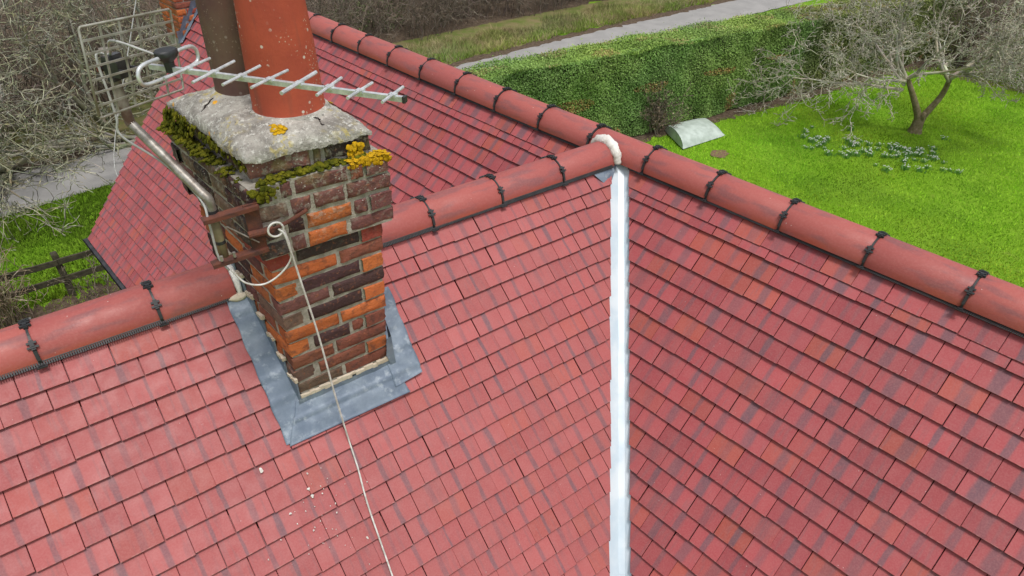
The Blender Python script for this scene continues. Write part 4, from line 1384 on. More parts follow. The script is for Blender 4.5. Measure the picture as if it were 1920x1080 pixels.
M['twig_pale'] = tint_material("twigs_pale", (0.52, 0.49, 0.40), (0.36, 0.33, 0.265), 3.0)
M['twig_lichen'] = tint_material("twigs_lichen", (0.29, 0.275, 0.235), (0.29, 0.285, 0.17), 2.2)
M['twig_brown'] = tint_material("twigs_brown", (0.225, 0.185, 0.145), (0.135, 0.108, 0.084), 1.3)
M['dead_leaf'] = tint_material("dead_leaves", (0.24, 0.17, 0.11), (0.33, 0.27, 0.20), 8.0)
M['soil'] = simple("soil_litter", (0.085, 0.060, 0.042), (0.16, 0.12, 0.085), 9.0, 0.95, 1.0, 0.03, spec=0.1)
M['asphalt'] = simple("lane_asphalt", (0.34, 0.33, 0.32), (0.285, 0.278, 0.27), 1.6, 0.9, 0.5, 0.006, spec=0.25, bscale=120.0)
M['fence_wood'] = simple("fence_wood_dark", (0.090, 0.080, 0.052), (0.045, 0.040, 0.030), 14.0, 0.9, 0.8, 0.006, spec=0.2)
M['cloche'] = simple("cloche_plastic", (0.56, 0.64, 0.59), (0.40, 0.47, 0.42), 5.0, 0.45, 0.2, 0.004)
M['petal'] = simple("white_petals", (0.82, 0.84, 0.80), (0.70, 0.74, 0.70), 10.0, 0.7, 0.1, 0.002)
M['drop_leaf'] = simple("snowdrop_leaves", (0.130, 0.310, 0.060), (0.170, 0.360, 0.080), 10.0, 0.6, 0.1, 0.002)

# one ground sheet, finely ruffled where it is seen
def ground():
    N = 60
    xs = np.concatenate([np.linspace(-160, -12, 8), np.linspace(-10, 34, 90), np.linspace(38, 160, 8)])
    ys = np.concatenate([np.linspace(-160, -10, 8), np.linspace(-8, 30, 78), np.linspace(34, 200, 8)])
    X, Y = np.meshgrid(xs, ys)
    Z = GZ + 0.02 * np.sin(X * 0.7 + 1.3) * np.sin(Y * 0.9) - 0.02
    V = np.stack([X, Y, Z], -1).reshape(-1, 3)
    nx, ny = len(xs), len(ys)
    i, j = np.meshgrid(np.arange(nx - 1), np.arange(ny - 1))
    a = (j * nx + i).ravel()
    F = np.stack([a, a + 1, a + 1 + nx, a + nx], 1)
    o = np_mesh("ground", V, F, M['lawn'], smooth=True)
    tag(o, "bright green lawn and grass around the house", kind="structure")
ground()

def strip(name, pts, wl, wr, z, mat, label, wob=0.05, seed=1, kind="structure", thick=0.03):
    """flat strip following a line (x, y); wl/wr widths to each side, ragged edges"""
    r = np.random.RandomState(seed)
    P = smooth_path([(x, y, 0) for x, y in pts], 30)
    vs, fs = [], []
    na = 6
    for i, p_ in enumerate(P):
        t = P[min(i + 1, len(P) - 1)] - P[max(i - 1, 0)]
        t /= np.linalg.norm(t); s = np.array([-t[1], t[0], 0])
        l = wl + r.normal(0, wob); rr = wr + r.normal(0, wob)
        for k in range(na):
            q = p_ + s * (l - (l + rr) * k / (na - 1))
            vs.append((q[0], q[1], z - (thick if k in (0, na - 1) else 0)))
    for i in range(len(P) - 1):
        for k in range(na - 1):
            fs.append((i * na + k + 1, i * na + k, (i + 1) * na + k, (i + 1) * na + k + 1)[::-1])
    mb = MB(); mb.add(vs, fs)
    o = mb.build(name, mat, None, True)
    tag(o, label, kind=kind)
    return o
LANE = [(-30, 14.6), (-14, 15.0), (-3, 15.45), (5, 15.55), (12, 15.0), (18, 14.78), (25, 14.28), (30, 13.9), (60, 11.0)]
strip("lane", LANE, 1.08, 1.08, GZ + 0.03, M['asphalt'], "narrow grey asphalt lane behind the hedge and the far gable", 0.02, 1)
strip("mud_strip", [(x, y + 1.28) for x, y in LANE], 0.30, 0.32, GZ + 0.020, M['soil'], "dark muddy strip along the far edge of the lane", 0.09, 2)
strip("thicket_floor", [(-30, 30), (-3, 31.0), (12, 30.5), (30, 29), (60, 26)], 12, 12.6, GZ + 0.016, M['soil'], "brown leaf litter under the thicket", 0.25, 3)
M['verge_base'] = simple("verge_straw", (0.13, 0.17, 0.04), (0.22, 0.18, 0.09), 2.0, 0.95, 0.8, 0.03, spec=0.1)
strip("verge", [(x, y + 3.2) for x, y in LANE], 1.9, 1.75, GZ + 0.012, M['verge_base'], "straw coloured bank beyond the lane", 0.06, 6)
strip("hedge_soil", [(6, 8.9), (12.9, 7.55), (17.6, 6.55), (21.3, 5.85), (26, 4.6)], 0.6, 0.28, GZ + 0.016, M['soil'], "bare brown soil along the foot of the hedge", 0.06, 4)
strip("fence_soil", [(-5.0, 9.7), (-2.6, 9.85), (-1.2, 9.75), (0.2, 9.9)], 0.5, 0.9, GZ + 0.016, M['soil'], "brown bed of dead stalks in front of the fence", 0.10, 5)

# ---- bulk triangles
def blades(pts, h, w, lean, cols, mat, name, label, kind="stuff", cat=None, tri=True):
    """upright grass-like triangles at pts (n,3)"""
    n = len(pts)
    r = np.random.RandomState(n % 1000 + 3)
    a = r.rand(n) * 6.2832
    H = h * r.uniform(0.5, 1.35, n); Wd = w * r.uniform(0.6, 1.4, n)
    s = np.stack([np.cos(a), np.sin(a), np.zeros(n)], 1) * (Wd / 2)[:, None]
    b = r.rand(n) * 6.2832
    le = np.stack([np.cos(b), np.sin(b), np.zeros(n)], 1) * (lean * H * r.rand(n))[:, None]
    top = pts + le; top[:, 2] += H
    V = np.stack([pts - s, pts + s, top], 1).reshape(-1, 3)
    F = np.arange(3 * n).reshape(n, 3)
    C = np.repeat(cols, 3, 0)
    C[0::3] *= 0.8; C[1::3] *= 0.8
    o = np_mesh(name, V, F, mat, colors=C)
    tag(o, label, cat, kind=kind)
    return o
def lane_y(x):
    xs, ys = zip(*LANE); return np.interp(x, xs, ys)
def hedge_front(x):
    return np.interp(x, [5, 12.9, 17.6, 21.3, 28], [9.0, 7.62, 6.63, 5.94, 4.6])
def vnoise(x, y, f, seed=0):
    r = np.random.RandomState(seed); s = np.zeros_like(x)
    for k in range(5):
        a = r.rand() * 6.28; ff = f * (0.6 + 0.9 * r.rand()); s += np.sin(ff * (x * math.cos(a) + y * math.sin(a)) + r.rand() * 6.28)
    return s / 5
g = np.random.RandomState(31)
def grass_field(n, x0, x1, y0, y1, keep, name, label, h=0.05, w=0.018, mat='grass', lean=1.0, var=0.28, gain=1.0):
    x = g.uniform(x0, x1, n); y = g.uniform(y0, y1, n)
    k = keep(x, y); x, y = x[k], y[k]
    z = GZ + 0.02 * np.sin(x * 0.7 + 1.3) * np.sin(y * 0.9) - 0.026
    v = gain * (1 + var * vnoise(x, y, 2.4, 5) + 0.26 * vnoise(x, y, 0.8, 15) + g.normal(0, 0.20, len(x)))
    yel = np.clip(0.5 + 0.8 * vnoise(x, y, 1.2, 8), 0, 1)
    c = np.stack([v * (0.84 + 0.52 * yel), v * (0.92 + 0.10 * yel), v * (1 + 0.3 * yel)], 1)
    return blades(np.stack([x, y, z], 1), h, w, lean, np.clip(c, 0.2, 2.0), M[mat], name, label)
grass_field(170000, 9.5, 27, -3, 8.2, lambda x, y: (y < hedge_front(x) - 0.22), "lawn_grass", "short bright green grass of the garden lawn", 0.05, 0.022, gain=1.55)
grass_field(70000, -7, 3.5, 9.8, 14.6, lambda x, y: (y < lane_y(x) - 1.05) & ((y > 10.35) | (g.rand(len(x)) < 0.25)), "paddock_grass", "rough green grass between the fence and the lane", 0.10, 0.02, var=0.5, gain=0.85)
grass_field(42000, 6, 40, 15.0, 19.5, lambda x, y: (y > lane_y(x) + 1.45 + 0.12 * np.sin(x * 3)) & (y < lane_y(x) + 3.6 + 0.9 * vnoise(x, y, 1.5, 3)), "verge_grass", "straw and green rough grass on the bank beyond the lane", 0.26, 0.022, 'verge_grass', 1.3, 0.5)
grass_field(30000, 6, 40, 15.0, 18.2, lambda x, y: (y > lane_y(x) + 1.40 + 0.12 * np.sin(x * 3)) & (y < lane_y(x) + 2.9) & (vnoise(x, y, 1.6, 21) > -0.25 + 0.45 * (y - lane_y(x) - 1.9)), "verge_green", "green tufts along the lane edge of the bank", 0.15, 0.022, 'grass', 1.1, 0.4)

# ---- leafy hedge
def leaf_quads(P, N, size, cols, mat, name, parent=None, r=None):
    n = len(P)
    r = r or np.random.RandomState(12)
    d = N + r.normal(0, 0.75, (n, 3)); d /= np.linalg.norm(d, axis=1)[:, None]
    t = np.cross(d, r.normal(0, 1, (n, 3))); t /= np.linalg.norm(t, axis=1)[:, None]
    b = np.cross(d, t)
    s = (size * r.uniform(0.55, 1.5, n))[:, None]
    V = np.stack([P - t * s * 0.32, P + b * s * 0.5 - t * s * 0.05, P + t * s * 0.34, P - b * s * 0.5], 1).reshape(-1, 3)
    F = np.arange(4 * n).reshape(n, 4)
    return np_mesh(name, V, F, mat, parent, colors=np.repeat(cols, 4, 0))
HZ = GZ + 2.55
def hedge():
    root = empty("garden_hedge", (14.0, 8.2, GZ))
    tag(root, "tall clipped evergreen hedge between the lawn and the lane", "hedge")
    off = Matrix.Translation((-14.0, -8.2, -GZ))
    xs = np.linspace(4.2, 30, 90)
    vs, fs = [], []
    for x in xs:
        yf = hedge_front(x) + 0.22; yb = yf + np.interp(x, [4, 8, 13, 18, 30], [1.0, 1.05, 1.35, 1.55, 1.6]) - 0.35
        top = HZ - 0.15 - 0.012 * (x - 10)
        vs += [(x, yf, GZ), (x, yf, top), (x, yb, top), (x, yb, GZ)]
    for i in range(len(xs) - 1):
        a = i * 4
        fs += [(a, a + 4, a + 5, a + 1), (a + 1, a + 5, a + 6, a + 2), (a + 2, a + 6, a + 7, a + 3)]
    fs += [(0, 1, 2, 3), tuple(len(vs) - 4 + k for k in (3, 2, 1, 0))]
    mb = MB(); mb.add(vs, fs)
    o = mb.build("branches", M['hedge_core'], root); o.matrix_parent_inverse = off
    r = np.random.RandomState(40)
    def face(n, which):
        x = r.uniform(4.5, 29.5, n); yf = hedge_front(x); dep = np.interp(x, [4, 8, 13, 18, 30], [1.0, 1.05, 1.35, 1.55, 1.6])
        htop = 2.49 - 0.012 * (x - 10)
        dep = dep - 0.10
        t = r.rand(n)
        if which == 0:
            bul = 0.15 * vnoise(x * 1.0, t * 3, 2.2, 4) + 0.07 * vnoise(x, t * 3, 7, 6) - 0.10 * np.maximum(0, 0.25 - t)
            P = np.stack([x, yf - bul + 0.06 * r.rand(n) - 0.12 * (1 - t) * 0 , GZ + 0.05 + t * (htop - 0.05)], 1)
            N = np.tile([0.0, -1.0, 0.45], (n, 1))
        elif which == 1:
            bul = 0.07 * vnoise(x, t * 1.5, 3.1, 14)
            P = np.stack([x, yf + t * dep, GZ + htop + bul - 0.06 * r.rand(n) + r.exponential(0.03, n) * (r.rand(n) < 0.3)], 1)
            N = np.tile([0.0, -0.2, 1.0], (n, 1))
        else:
            P = np.stack([x, yf + dep + 0.05 * r.normal(0, 1, n), GZ + t * htop], 1); N = np.tile([0.0, 1.0, 0.3], (n, 1))
        pn = vnoise(P[:, 0], P[:, 2] * 1.6 + P[:, 1], 1.7, 9)
        br = np.clip(1.0 + 0.22 * vnoise(P[:, 0], P[:, 2] + P[:, 1], 5.0, 2) + r.normal(0, 0.17, n), 0.4, 2)
        c = np.stack([br * (0.95 + 0.2 * pn), br * (1.0 + 0.12 * pn), br * 0.95], 1)
        # the far section is an older, browner shrub; dead brown patches low down
        old = np.clip((x - 18.0 + r.normal(0, 0.15, n)) / 0.5, 0, 1)[:, None]
        c = c * (1 - old) + c * np.array([0.95, 0.70, 0.85]) * old
        dead = (vnoise(P[:, 0] * 1.3, P[:, 2] * 2, 2.3, 33) > 0.40) & (P[:, 2] < GZ + 1.5) & (r.rand(n) < 0.55)
        c[dead] = c[dead] * np.array([1.9, 0.75, 1.1])
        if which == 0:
            c = c * 1.22  # front leaves tinted brighter, making up for the steep sun
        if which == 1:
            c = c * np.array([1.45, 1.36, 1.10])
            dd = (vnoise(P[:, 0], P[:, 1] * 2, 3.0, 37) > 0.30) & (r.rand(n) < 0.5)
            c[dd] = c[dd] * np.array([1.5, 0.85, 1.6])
        return P, N, c
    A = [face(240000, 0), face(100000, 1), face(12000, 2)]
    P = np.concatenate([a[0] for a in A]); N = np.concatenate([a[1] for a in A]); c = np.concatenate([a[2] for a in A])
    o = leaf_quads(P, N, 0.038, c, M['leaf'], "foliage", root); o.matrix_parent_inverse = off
    o["kind"] = "stuff"
hedge()

# ---- bare wood: segments collected, then built at once
def seg_mesh(segs, mat, name, parent=None, sides=3, tint=0.2, seed=1):
    a = np.array(segs, float)                      # x0 y0 z0 x1 y1 z1 r0 r1
    n = len(a)
    p0, p1, r0, r1 = a[:, 0:3], a[:, 3:6], a[:, 6], a[:, 7]
    d = p1 - p0; L = np.linalg.norm(d, axis=1)[:, None] + 1e-9; d /= L
    ref = np.where(np.abs(d[:, 2:3]) > 0.9, np.array([[1.0, 0, 0]]), np.array([[0, 0, 1.0]]))
    u = np.cross(d, ref); u /= np.linalg.norm(u, axis=1)[:, None]
    v = np.cross(d, u)
    V = np.zeros((n, 2 * sides, 3))
    for k in range(sides):
        an = 2 * math.pi * k / sides
        w = u * math.cos(an) + v * math.sin(an)
        V[:, k] = p0 + w * r0[:, None]; V[:, sides + k] = p1 + w * r1[:, None] + d * (r1 * 0.3)[:, None]
    q = []
    for k in range(sides):
        k2 = (k + 1) % sides
        q.append(np.stack([np.full(n, k), np.full(n, k2), np.full(n, sides + k2), np.full(n, sides + k)], 1))
    F = np.stack(q, 1) + (np.arange(n) * 2 * sides)[:, None, None]
    r = np.random.RandomState(seed)
    c = np.clip(1 + r.normal(0, tint, (n, 1)), 0.3, 2) * np.array([[1, 1, 1]]) * (1 + r.normal(0, 0.05, (n, 3)))
    return np_mesh(name, V.reshape(-1, 3), F.reshape(-1, 4), mat, parent, colors=np.repeat(c, 2 * sides, 0))

def grow(rg, p, d, L, r, lvl, segs, prm):
    """one branch with children; prm: steps, wobble, gravity per level, children per level, angle, ratio"""
    n = prm['steps'][lvl]
    st = L / n
    p = np.array(p, float); d = np.array(d, float); d /= np.linalg.norm(d)
    kids = prm['kids'][lvl] if lvl < len(prm['kids']) else 0
    for i in range(n):
        f0, f1 = i / n, (i + 1) / n
        d = d + np.array([rg.gauss(0, 1), rg.gauss(0, 1), rg.gauss(0, 1)]) * prm['wob'][lvl]
        d[2] += prm['grav'][lvl]
        d /= np.linalg.norm(d)
        q = p + d * st
        if q[2] < GZ + 0.05: q[2] = GZ + 0.05
        tp = prm.get('taper', 0.75)
        ra, rb = r * (1 - tp * f0), r * (1 - tp * f1)
        segs.append((p[0], p[1], p[2], q[0], q[1], q[2], max(ra, prm['rmin']), max(rb, prm['rmin'])))
        p = q
        if lvl + 1 < len(prm['steps']):
            k = kids / n * (0.4 + 1.2 * f1)
            k = int(k) + (rg.random() < k - int(k))
            for _ in range(k):
                ax = np.array([rg.gauss(0, 1), rg.gauss(0, 1), rg.gauss(0, 1)])
                ax -= d * (ax @ d); ax /= np.linalg.norm(ax) + 1e-9
                an = prm['ang'][lvl] * rg.uniform(0.6, 1.3)
                cd_ = d * math.cos(an) + ax * math.sin(an)
                grow(rg, p, cd_, L * prm['ratio'][lvl] * rg.uniform(0.5, 1.15), max(rb * 0.62, prm['rmin']), lvl + 1, segs, prm)

RT = CR[0].copy(); RT[2] = 0; RT /= np.linalg.norm(RT)          # sideways, along the picture
FW = np.array([-RT[1], RT[0], 0])
# apple-like tree on the lawn
def lawn_tree():
    base = np.array([18.08, 2.70, GZ])
    root = empty("lawn_tree", tuple(base))
    tag(root, "bare spreading tree with forked trunk standing on the lawn", "tree")
    off = Matrix.Translation(tuple(-base))
    fk = base + np.array([0, 0, 0.42])
    l1 = base - RT * 0.75 + FW * 0.1 + np.array([0, 0, 1.55]); r1 = base + RT * 0.30 - FW * 0.15 + np.array([0, 0, 1.75])
    mb = MB()
    mb.tube(smooth_path([base + (0, 0, -0.12), base + (0, 0, 0.12), base + np.array([0, 0, 0.30]), fk + (0, 0, 0.05)], 4), [0.24, 0.22, 0.20, 0.185, 0.17, 0.165, 0.16, 0.155, 0.155, 0.15, 0.15, 0.14, 0.13], 12)
    mb.tube(smooth_path([base + np.array([0, 0, 0.28]), fk - RT * 0.12 + (0, 0, 0.12), fk - RT * 0.42 + (0, 0, 0.6), l1], 5), list(np.linspace(0.115, 0.062, 16)), 10)
    mb.tube(smooth_path([base + np.array([0, 0, 0.28]), fk + RT * 0.12 + (0, 0, 0.16), fk + RT * 0.36 + (0, 0, 0.7), r1], 5), list(np.linspace(0.115, 0.062, 16)), 10)
    mb.tube([fk + FW * -0.08 + (0, 0, -0.05), fk - FW * 0.12 + (0, 0, 0.20)], [0.07, 0.055], 8)
    o = mb.build("trunk", M['bark'], root, True); o.matrix_parent_inverse = off
    rg = random.Random(77)
    prm = dict(steps=[6, 6, 5, 4, 3], wob=[0.16, 0.20, 0.26, 0.30, 0.3], grav=[0.0, -0.005, -0.02, -0.015, 0.0], kids=[6, 5, 5, 3], ang=[0.7, 0.75, 0.85, 0.9], ratio=[0.58, 0.52, 0.5, 0.5], rmin=0.0068, taper=0.72)
    segs = []
    for st, azs in ((l1, [100, 140, 175, 205, 240, 280, 60]), (r1, [-30, 10, 45, 80, -70, 300, 150, -5])):
        for k, az in enumerate(azs):
            a = math.radians(az + rg.uniform(-14, 14))
            d = RT * math.cos(a) + FW * math.sin(a)
            el = rg.uniform(0.45, 1.1)
            grow(rg, st - np.array([0, 0, rg.uniform(0, 0.25)]), d + np.array([0, 0, el]), rg.uniform(2.0, 2.8), 0.050, 0, segs, prm)
    # one long low bough reaching left, drooping at its end
    prm2 = dict(prm, grav=[-0.02, -0.01, -0.02, -0.015, 0.0], kids=[9, 5, 4, 3])
    grow(rg, l1 - np.array([0, 0, 0.35]), -RT + FW * 0.1 + np.array([0, 0, 0.22]), 3.0, 0.05, 0, segs, prm2)
    grow(rg, l1 - np.array([0, 0, 0.1]), -RT * 0.9 - FW * 0.5 + np.array([0, 0, 0.3]), 2.6, 0.05, 0, segs, prm2)
    big = [s for s in segs if s[6] > 0.02]; small = [s for s in segs if s[6] <= 0.02]
    o = seg_mesh(big, M['twig_pale'], "limbs", root, 5, 0.15, 2); o.matrix_parent_inverse = off; o["kind"] = "stuff"
    o = seg_mesh(small, M['twig_pale'], "crown", root, 3, 0.28, 3); o.matrix_parent_inverse = off; o["kind"] = "stuff"
    o["label"] = "dense crown of bare grey twigs"
lawn_tree()

# bare lichen-covered trees overhanging the lane on the left
def bare_tree(base, hgt, lean, seed, label, stems=4, dens=1.0, mat='twig_lichen', rmin=0.007, r0=0.09):
    base = np.array(base, float)
    root = empty("bare_tree", tuple(base))
    tag(root, label, "tree", "bare trees beyond the far gable")
    off = Matrix.Translation(tuple(-base))
    rg = random.Random(seed)
    prm = dict(steps=[7, 6, 5, 4], wob=[0.14, 0.22, 0.28, 0.3], grav=[0.0, -0.01, -0.01, 0.0], kids=[8 * dens, 6 * dens, 4 * dens], ang=[0.7, 0.8, 0.85], ratio=[0.55, 0.5, 0.5], rmin=rmin, taper=0.75)
    segs = []
    for k in range(stems):
        a = 6.283 * k / stems + rg.uniform(-0.5, 0.5)
        d = np.array([math.cos(a) * 0.55, math.sin(a) * 0.55, 0.9]) + np.array(lean)
        grow(rg, base, d, hgt * rg.uniform(0.8, 1.15), r0 * rg.uniform(0.7, 1.1), 0, segs, prm)
    big = [s for s in segs if s[6] > 0.022]; small = [s for s in segs if s[6] <= 0.022]
    o = seg_mesh(big, M[mat], "trunk", root, 6, 0.15, seed); o.matrix_parent_inverse = off; o["kind"] = "stuff"
    o = seg_mesh(small, M[mat], "crown", root, 3, 0.45, seed + 1); o.matrix_parent_inverse = off; o["kind"] = "stuff"
bare_tree((-4.9, 16.9, GZ), 4.2, (0.75, -0.25, -0.35), 101, "low bare tree leaning its lichened boughs over the lane, far left")
bare_tree((1.3, 16.5, GZ), 3.4, (-1.15, -0.25, -0.72), 110, "low bare tree pushing mossy boughs over the lane at the roof verge", 4, 0.9)
bare_tree((-1.9, 16.9, GZ), 3.0, (-0.5, -0.9, -0.62), 117, "low bare tree spreading mossy boughs over the middle of the lane at left", 4, 0.8)
bare_tree((0.6, 17.9, GZ), 3.6, (-0.35, -0.35, -0.1), 102, "bare tree beside the lane just left of the roof verge")
bare_tree((-2.2, 19.0, GZ), 4.5, (0.1, -0.1, 0.1), 103, "bare tree behind the aerial grid in the thicket", 5)
bare_tree((3.2, 19.2, GZ), 4.0, (-0.1, -0.1, 0.1), 104, "bare tree behind the second chimney", 5)
bare_tree((-6.5, 20.5, GZ), 5.0, (0.15, -0.1, 0.1), 105, "bare tree at the top left corner of the picture", 5)

# thicket: brown stems and twigs without number
def thicket():
    rg = random.Random(55)
    segs = []
    def bush(x, y, n, h):
        prm = dict(steps=[6, 4, 3], wob=[0.16, 0.26, 0.3], grav=[-0.035, -0.03, 0.0], kids=[5, 3], ang=[0.6, 0.8], ratio=[0.45, 0.5], rmin=0.0065, taper=0.8)
        for _ in range(n):
            a = rg.uniform(0, 6.283); sp = rg.uniform(0.05, 0.55)
            grow(rg, (x + rg.gauss(0, 0.25), y + rg.gauss(0, 0.25), GZ), (math.cos(a) * sp, math.sin(a) * sp, 1.0), h * rg.uniform(0.6, 1.2), rg.uniform(0.008, 0.018), 0, segs, prm)
    x = -9.0
    for i in range(150):
        x = -10 + 44 * (i + rg.random()) / 150
        ly = float(lane_y(x))
        far = 4.6 if x > 9 else 2.6
        y = ly + far + abs(rg.gauss(0, 1)) * 1.3 + (0.4 * math.sin(x * 0.9))
        bush(x, y, 7, rg.uniform(1.7, 2.9))
    for i in range(70):
        x = rg.uniform(-10, 36); y = float(lane_y(x)) + rg.uniform(5.5, 11)
        bush(x, y, 8, rg.uniform(2.2, 3.4))
    o = seg_mesh(segs, M['twig_brown'], "bramble_thicket", None, 3, 0.3, 5)
    tag(o, "dense brown leafless thicket beyond the lane", "thicket", kind="stuff")
    return len(segs)
nt = thicket()
# ivy and bramble leaves in the thicket
r = np.random.RandomState(61)
n = 9000
cx = np.array([10.6, 12.4, 9.2, 6.5, -5.5, 28.5, 31]); cy = np.array([21.0, 21.4, 20.6, 21.5, 20.8, 19.2, 18.8]); ch = np.array([1.9, 2.2, 1.3, 1.5, 1.5, 1.5, 1.8]); cw = np.array([0.9, 1.0, 0.8, 1.0, 1.1, 1.2, 1.0])
k = r.randint(0, len(cx), n)
dirs = r.normal(0, 1, (n, 3)); dirs /= np.linalg.norm(dirs, axis=1)[:, None]
P = np.stack([cx[k], cy[k], GZ + ch[k] * 0.5], 1) + dirs * np.stack([cw[k], cw[k] * 0.8, ch[k] * 0.55], 1) * r.uniform(0.6, 1.05, (n, 1))
P[:, 2] = np.maximum(P[:, 2], GZ + 0.05)
o = leaf_quads(P, dirs, 0.07, np.clip(1 + r.normal(0, 0.3, (n, 1)), 0.3, 2) * np.array([[0.7, 0.62, 0.8]]), M['leaf'], "ivy")
tag(o, "dark ivy and bramble leaves climbing in the thicket", "ivy", kind="stuff")

# shrubs beside the lawn and at its far right edge
def shrub(name, base, label, hgt, n, spread, mat, seed, leaves=0, cat="shrub", r0=0.012, leafmat='dead_leaf', steps=(5, 4, 3), kids=(5, 3), rmin=0.006, grav=-0.01, leafsize=0.05):
    base = np.array(base, float)
    root = empty(name, tuple(base))
    tag(root, label, cat)
    off = Matrix.Translation(tuple(-base))
    rg = random.Random(seed)
    prm = dict(steps=list(steps), wob=[0.14, 0.22, 0.28], grav=[grav, grav, 0.0], kids=list(kids), ang=[0.55, 0.7], ratio=[0.45, 0.5], rmin=rmin, taper=0.8)
    segs = []
    for _ in range(n):
        a = rg.uniform(0, 6.283); sp = rg.uniform(0.05, spread)
        grow(rg, base + np.array([rg.gauss(0, 0.14), rg.gauss(0, 0.14), 0]), (math.cos(a) * sp, math.sin(a) * sp, 1.0), hgt * rg.uniform(0.55, 1.1), r0, 0, segs, prm)
    o = seg_mesh(segs, M[mat], "stems", root, 3, 0.3, seed); o.matrix_parent_inverse = off; o["kind"] = "stuff"
    if leaves:
        a = np.array(segs); rr = np.random.RandomState(seed)
        ii = rr.randint(0, len(a), leaves)
        P = a[ii, 3:6] + rr.normal(0, 0.03, (leaves, 3))
        o = leaf_quads(P, rr.normal(0, 1, (leaves, 3)), leafsize, np.clip(1 + rr.normal(0, 0.3, (leaves, 1)), 0.3, 2) * np.array([[1, 1, 1]]), M[leafmat], "foliage", root, rr); o.matrix_parent_inverse = off; o["kind"] = "stuff"
    return root
shrub("dry_shrub", (12.15, 7.75, GZ), "half bare shrub with dry seed heads beside the pale cloche", 1.05, 34, 0.6, 'twig_brown', 201, 420)
shrub("dry_stalks", (-3.42, 10.0, GZ), "clump of dry straw-brown stalks in front of the fence", 1.0, 60, 0.26, 'dead_leaf', 202, 0, rmin=0.0055, r0=0.008, grav=0.0, kids=(3, 2))
shrub("bare_bush", (-2.05, 9.85, GZ), "small bare bush right of the fence post", 0.62, 7, 0.8, 'twig_brown', 203, 0, rmin=0.005, r0=0.012, grav=-0.01, kids=(5, 3))
shrub("boundary_shrub", (25.4, 1.7, GZ), "dark twiggy shrub at the right edge of the lawn", 2.6, 40, 0.7, 'twig_brown', 204, 500, leafmat='leaf')
shrub("boundary_shrub", (25.9, 4.0, GZ), "dark twiggy shrub behind the crown of the lawn tree", 2.6, 40, 0.7, 'twig_brown', 205, 700, leafmat='leaf')

for k_, (bx, by, lb) in enumerate(((24.9, 0.2, "dark twiggy shrub low on the right edge of the picture"), (26.6, -1.0, "tall dark shrub just past the right edge of the lawn"), (27.4, 2.6, "tall dark shrub at the back right corner of the lawn"), (28.6, 4.6, "dark shrub where the hedge ends behind the tree"))):
    shrub("boundary_shrub", (bx, by, GZ), lb, 2.8, 40, 0.7, 'twig_brown', 230 + k_, 900, leafmat='leaf')
strip("boundary_soil", [(24.6, 5.2), (25.0, 3.0), (25.2, 0.5), (25.8, -3.0), (26.5, -8)], 30.0, 0.5, GZ + 0.014, M['soil'], "dark leaf litter under the boundary shrubs", 0.1, 7)
# fence
fb = np.array([-2.39, 10.27, GZ])
fence = empty("post_and_rail_fence", tuple(fb))
tag(fence, "weathered wooden post and rail fence left of the roof", "fence")
offF = Matrix.Translation(tuple(-fb))
fd = np.array([1.31, -0.14, 0]); fd /= np.linalg.norm(fd); fn = np.array([-fd[1], fd[0], 0]); fz = np.array([0, 0, 1.0])
fr = random.Random(4)
for s in (-3.6, -1.8, 0.0, 1.8):
    c = fb + fd * s
    mb = MB()
    vs = []
    for z, k in ((-0.1, 1.0), (0.45, 1.0), (0.90, 0.97), (0.93, 0.85)):
        for a, b in ((-1, -1), (1, -1), (1, 1), (-1, 1)):
            vs.append(c + fd * a * 0.055 * k + fn * b * 0.055 * k + fz * z + np.array([fr.gauss(0, 0.003), fr.gauss(0, 0.003), 0]))
    mb.add(vs, [(i * 4 + k, i * 4 + (k + 1) % 4, (i + 1) * 4 + (k + 1) % 4, (i + 1) * 4 + k) for i in range(3) for k in range(4)] + [(12, 13, 14, 15)])
    mb.build("post", M['fence_wood'], fence).matrix_parent_inverse = offF
for z in (0.40, 0.76):
    for s0, s1 in ((-3.6, -1.8), (-1.8, 0.0), (0.0, 1.8)):
        a = fb + fd * (s0 - 0.04) - fn * 0.065 + fz * (z + fr.gauss(0, 0.008)); b = fb + fd * (s1 + 0.04) - fn * 0.065 + fz * (z + fr.gauss(0, 0.008))
        ax = (b - a) / np.linalg.norm(b - a)
        mb = MB(); mb.box((a + b) / 2, [ax, fn, np.cross(ax, fn)], (np.linalg.norm(b - a) / 2 - 0.045, 0.018, 0.055))
        mb.build("rail", M['fence_wood'], fence).matrix_parent_inverse = offF

# cloche: low translucent barrel cover on the lawn
cb = np.array([12.75, 6.95, GZ])
dA = np.array([1.75, -1.0, 0]) * 0.5; dB = np.array([1.15, 1.15, 0]) * 0.5
dA = np.array([13.49, 6.23, 0]) - np.array([11.76, 6.49, 0]); dB = np.array([12.45, 7.62, 0]) - np.array([11.76, 6.49, 0])
c0 = np.array([11.76, 6.49, GZ])
nA, nB = 24, 20
vs = []
for j in range(nB + 1):
    for i in range(nA + 1):
        s, t = i / nA, j / nB
        h = 0.29 * math.sqrt(max(0, 1 - (2 * t - 1) ** 2)) * math.sqrt(max(0.0, 1 - max(0.0, s * 1.02 - 0.02) ** 2.6)) * (0.985 + 0.012 * math.cos(s * 6.28 * 3))
        vs.append(c0 + dA * s + dB * t + np.array([0, 0, 0.02 + h]))
n_ = nA + 1
fs = [(j * n_ + i, j * n_ + i + 1, (j + 1) * n_ + i + 1, (j + 1) * n_ + i) for j in range(nB) for i in range(nA)]
fs += [tuple(j * n_ for j in range(nB + 1)), tuple(j * n_ + nA for j in range(nB + 1))[::-1]]
mb = MB(); mb.add(vs, fs)
o = auto_smooth(mb.build("garden_cloche", M['cloche']), 50)
tag(o, "pale curved plastic cloche lying on the lawn by the hedge", "cloche")
mb = MB()
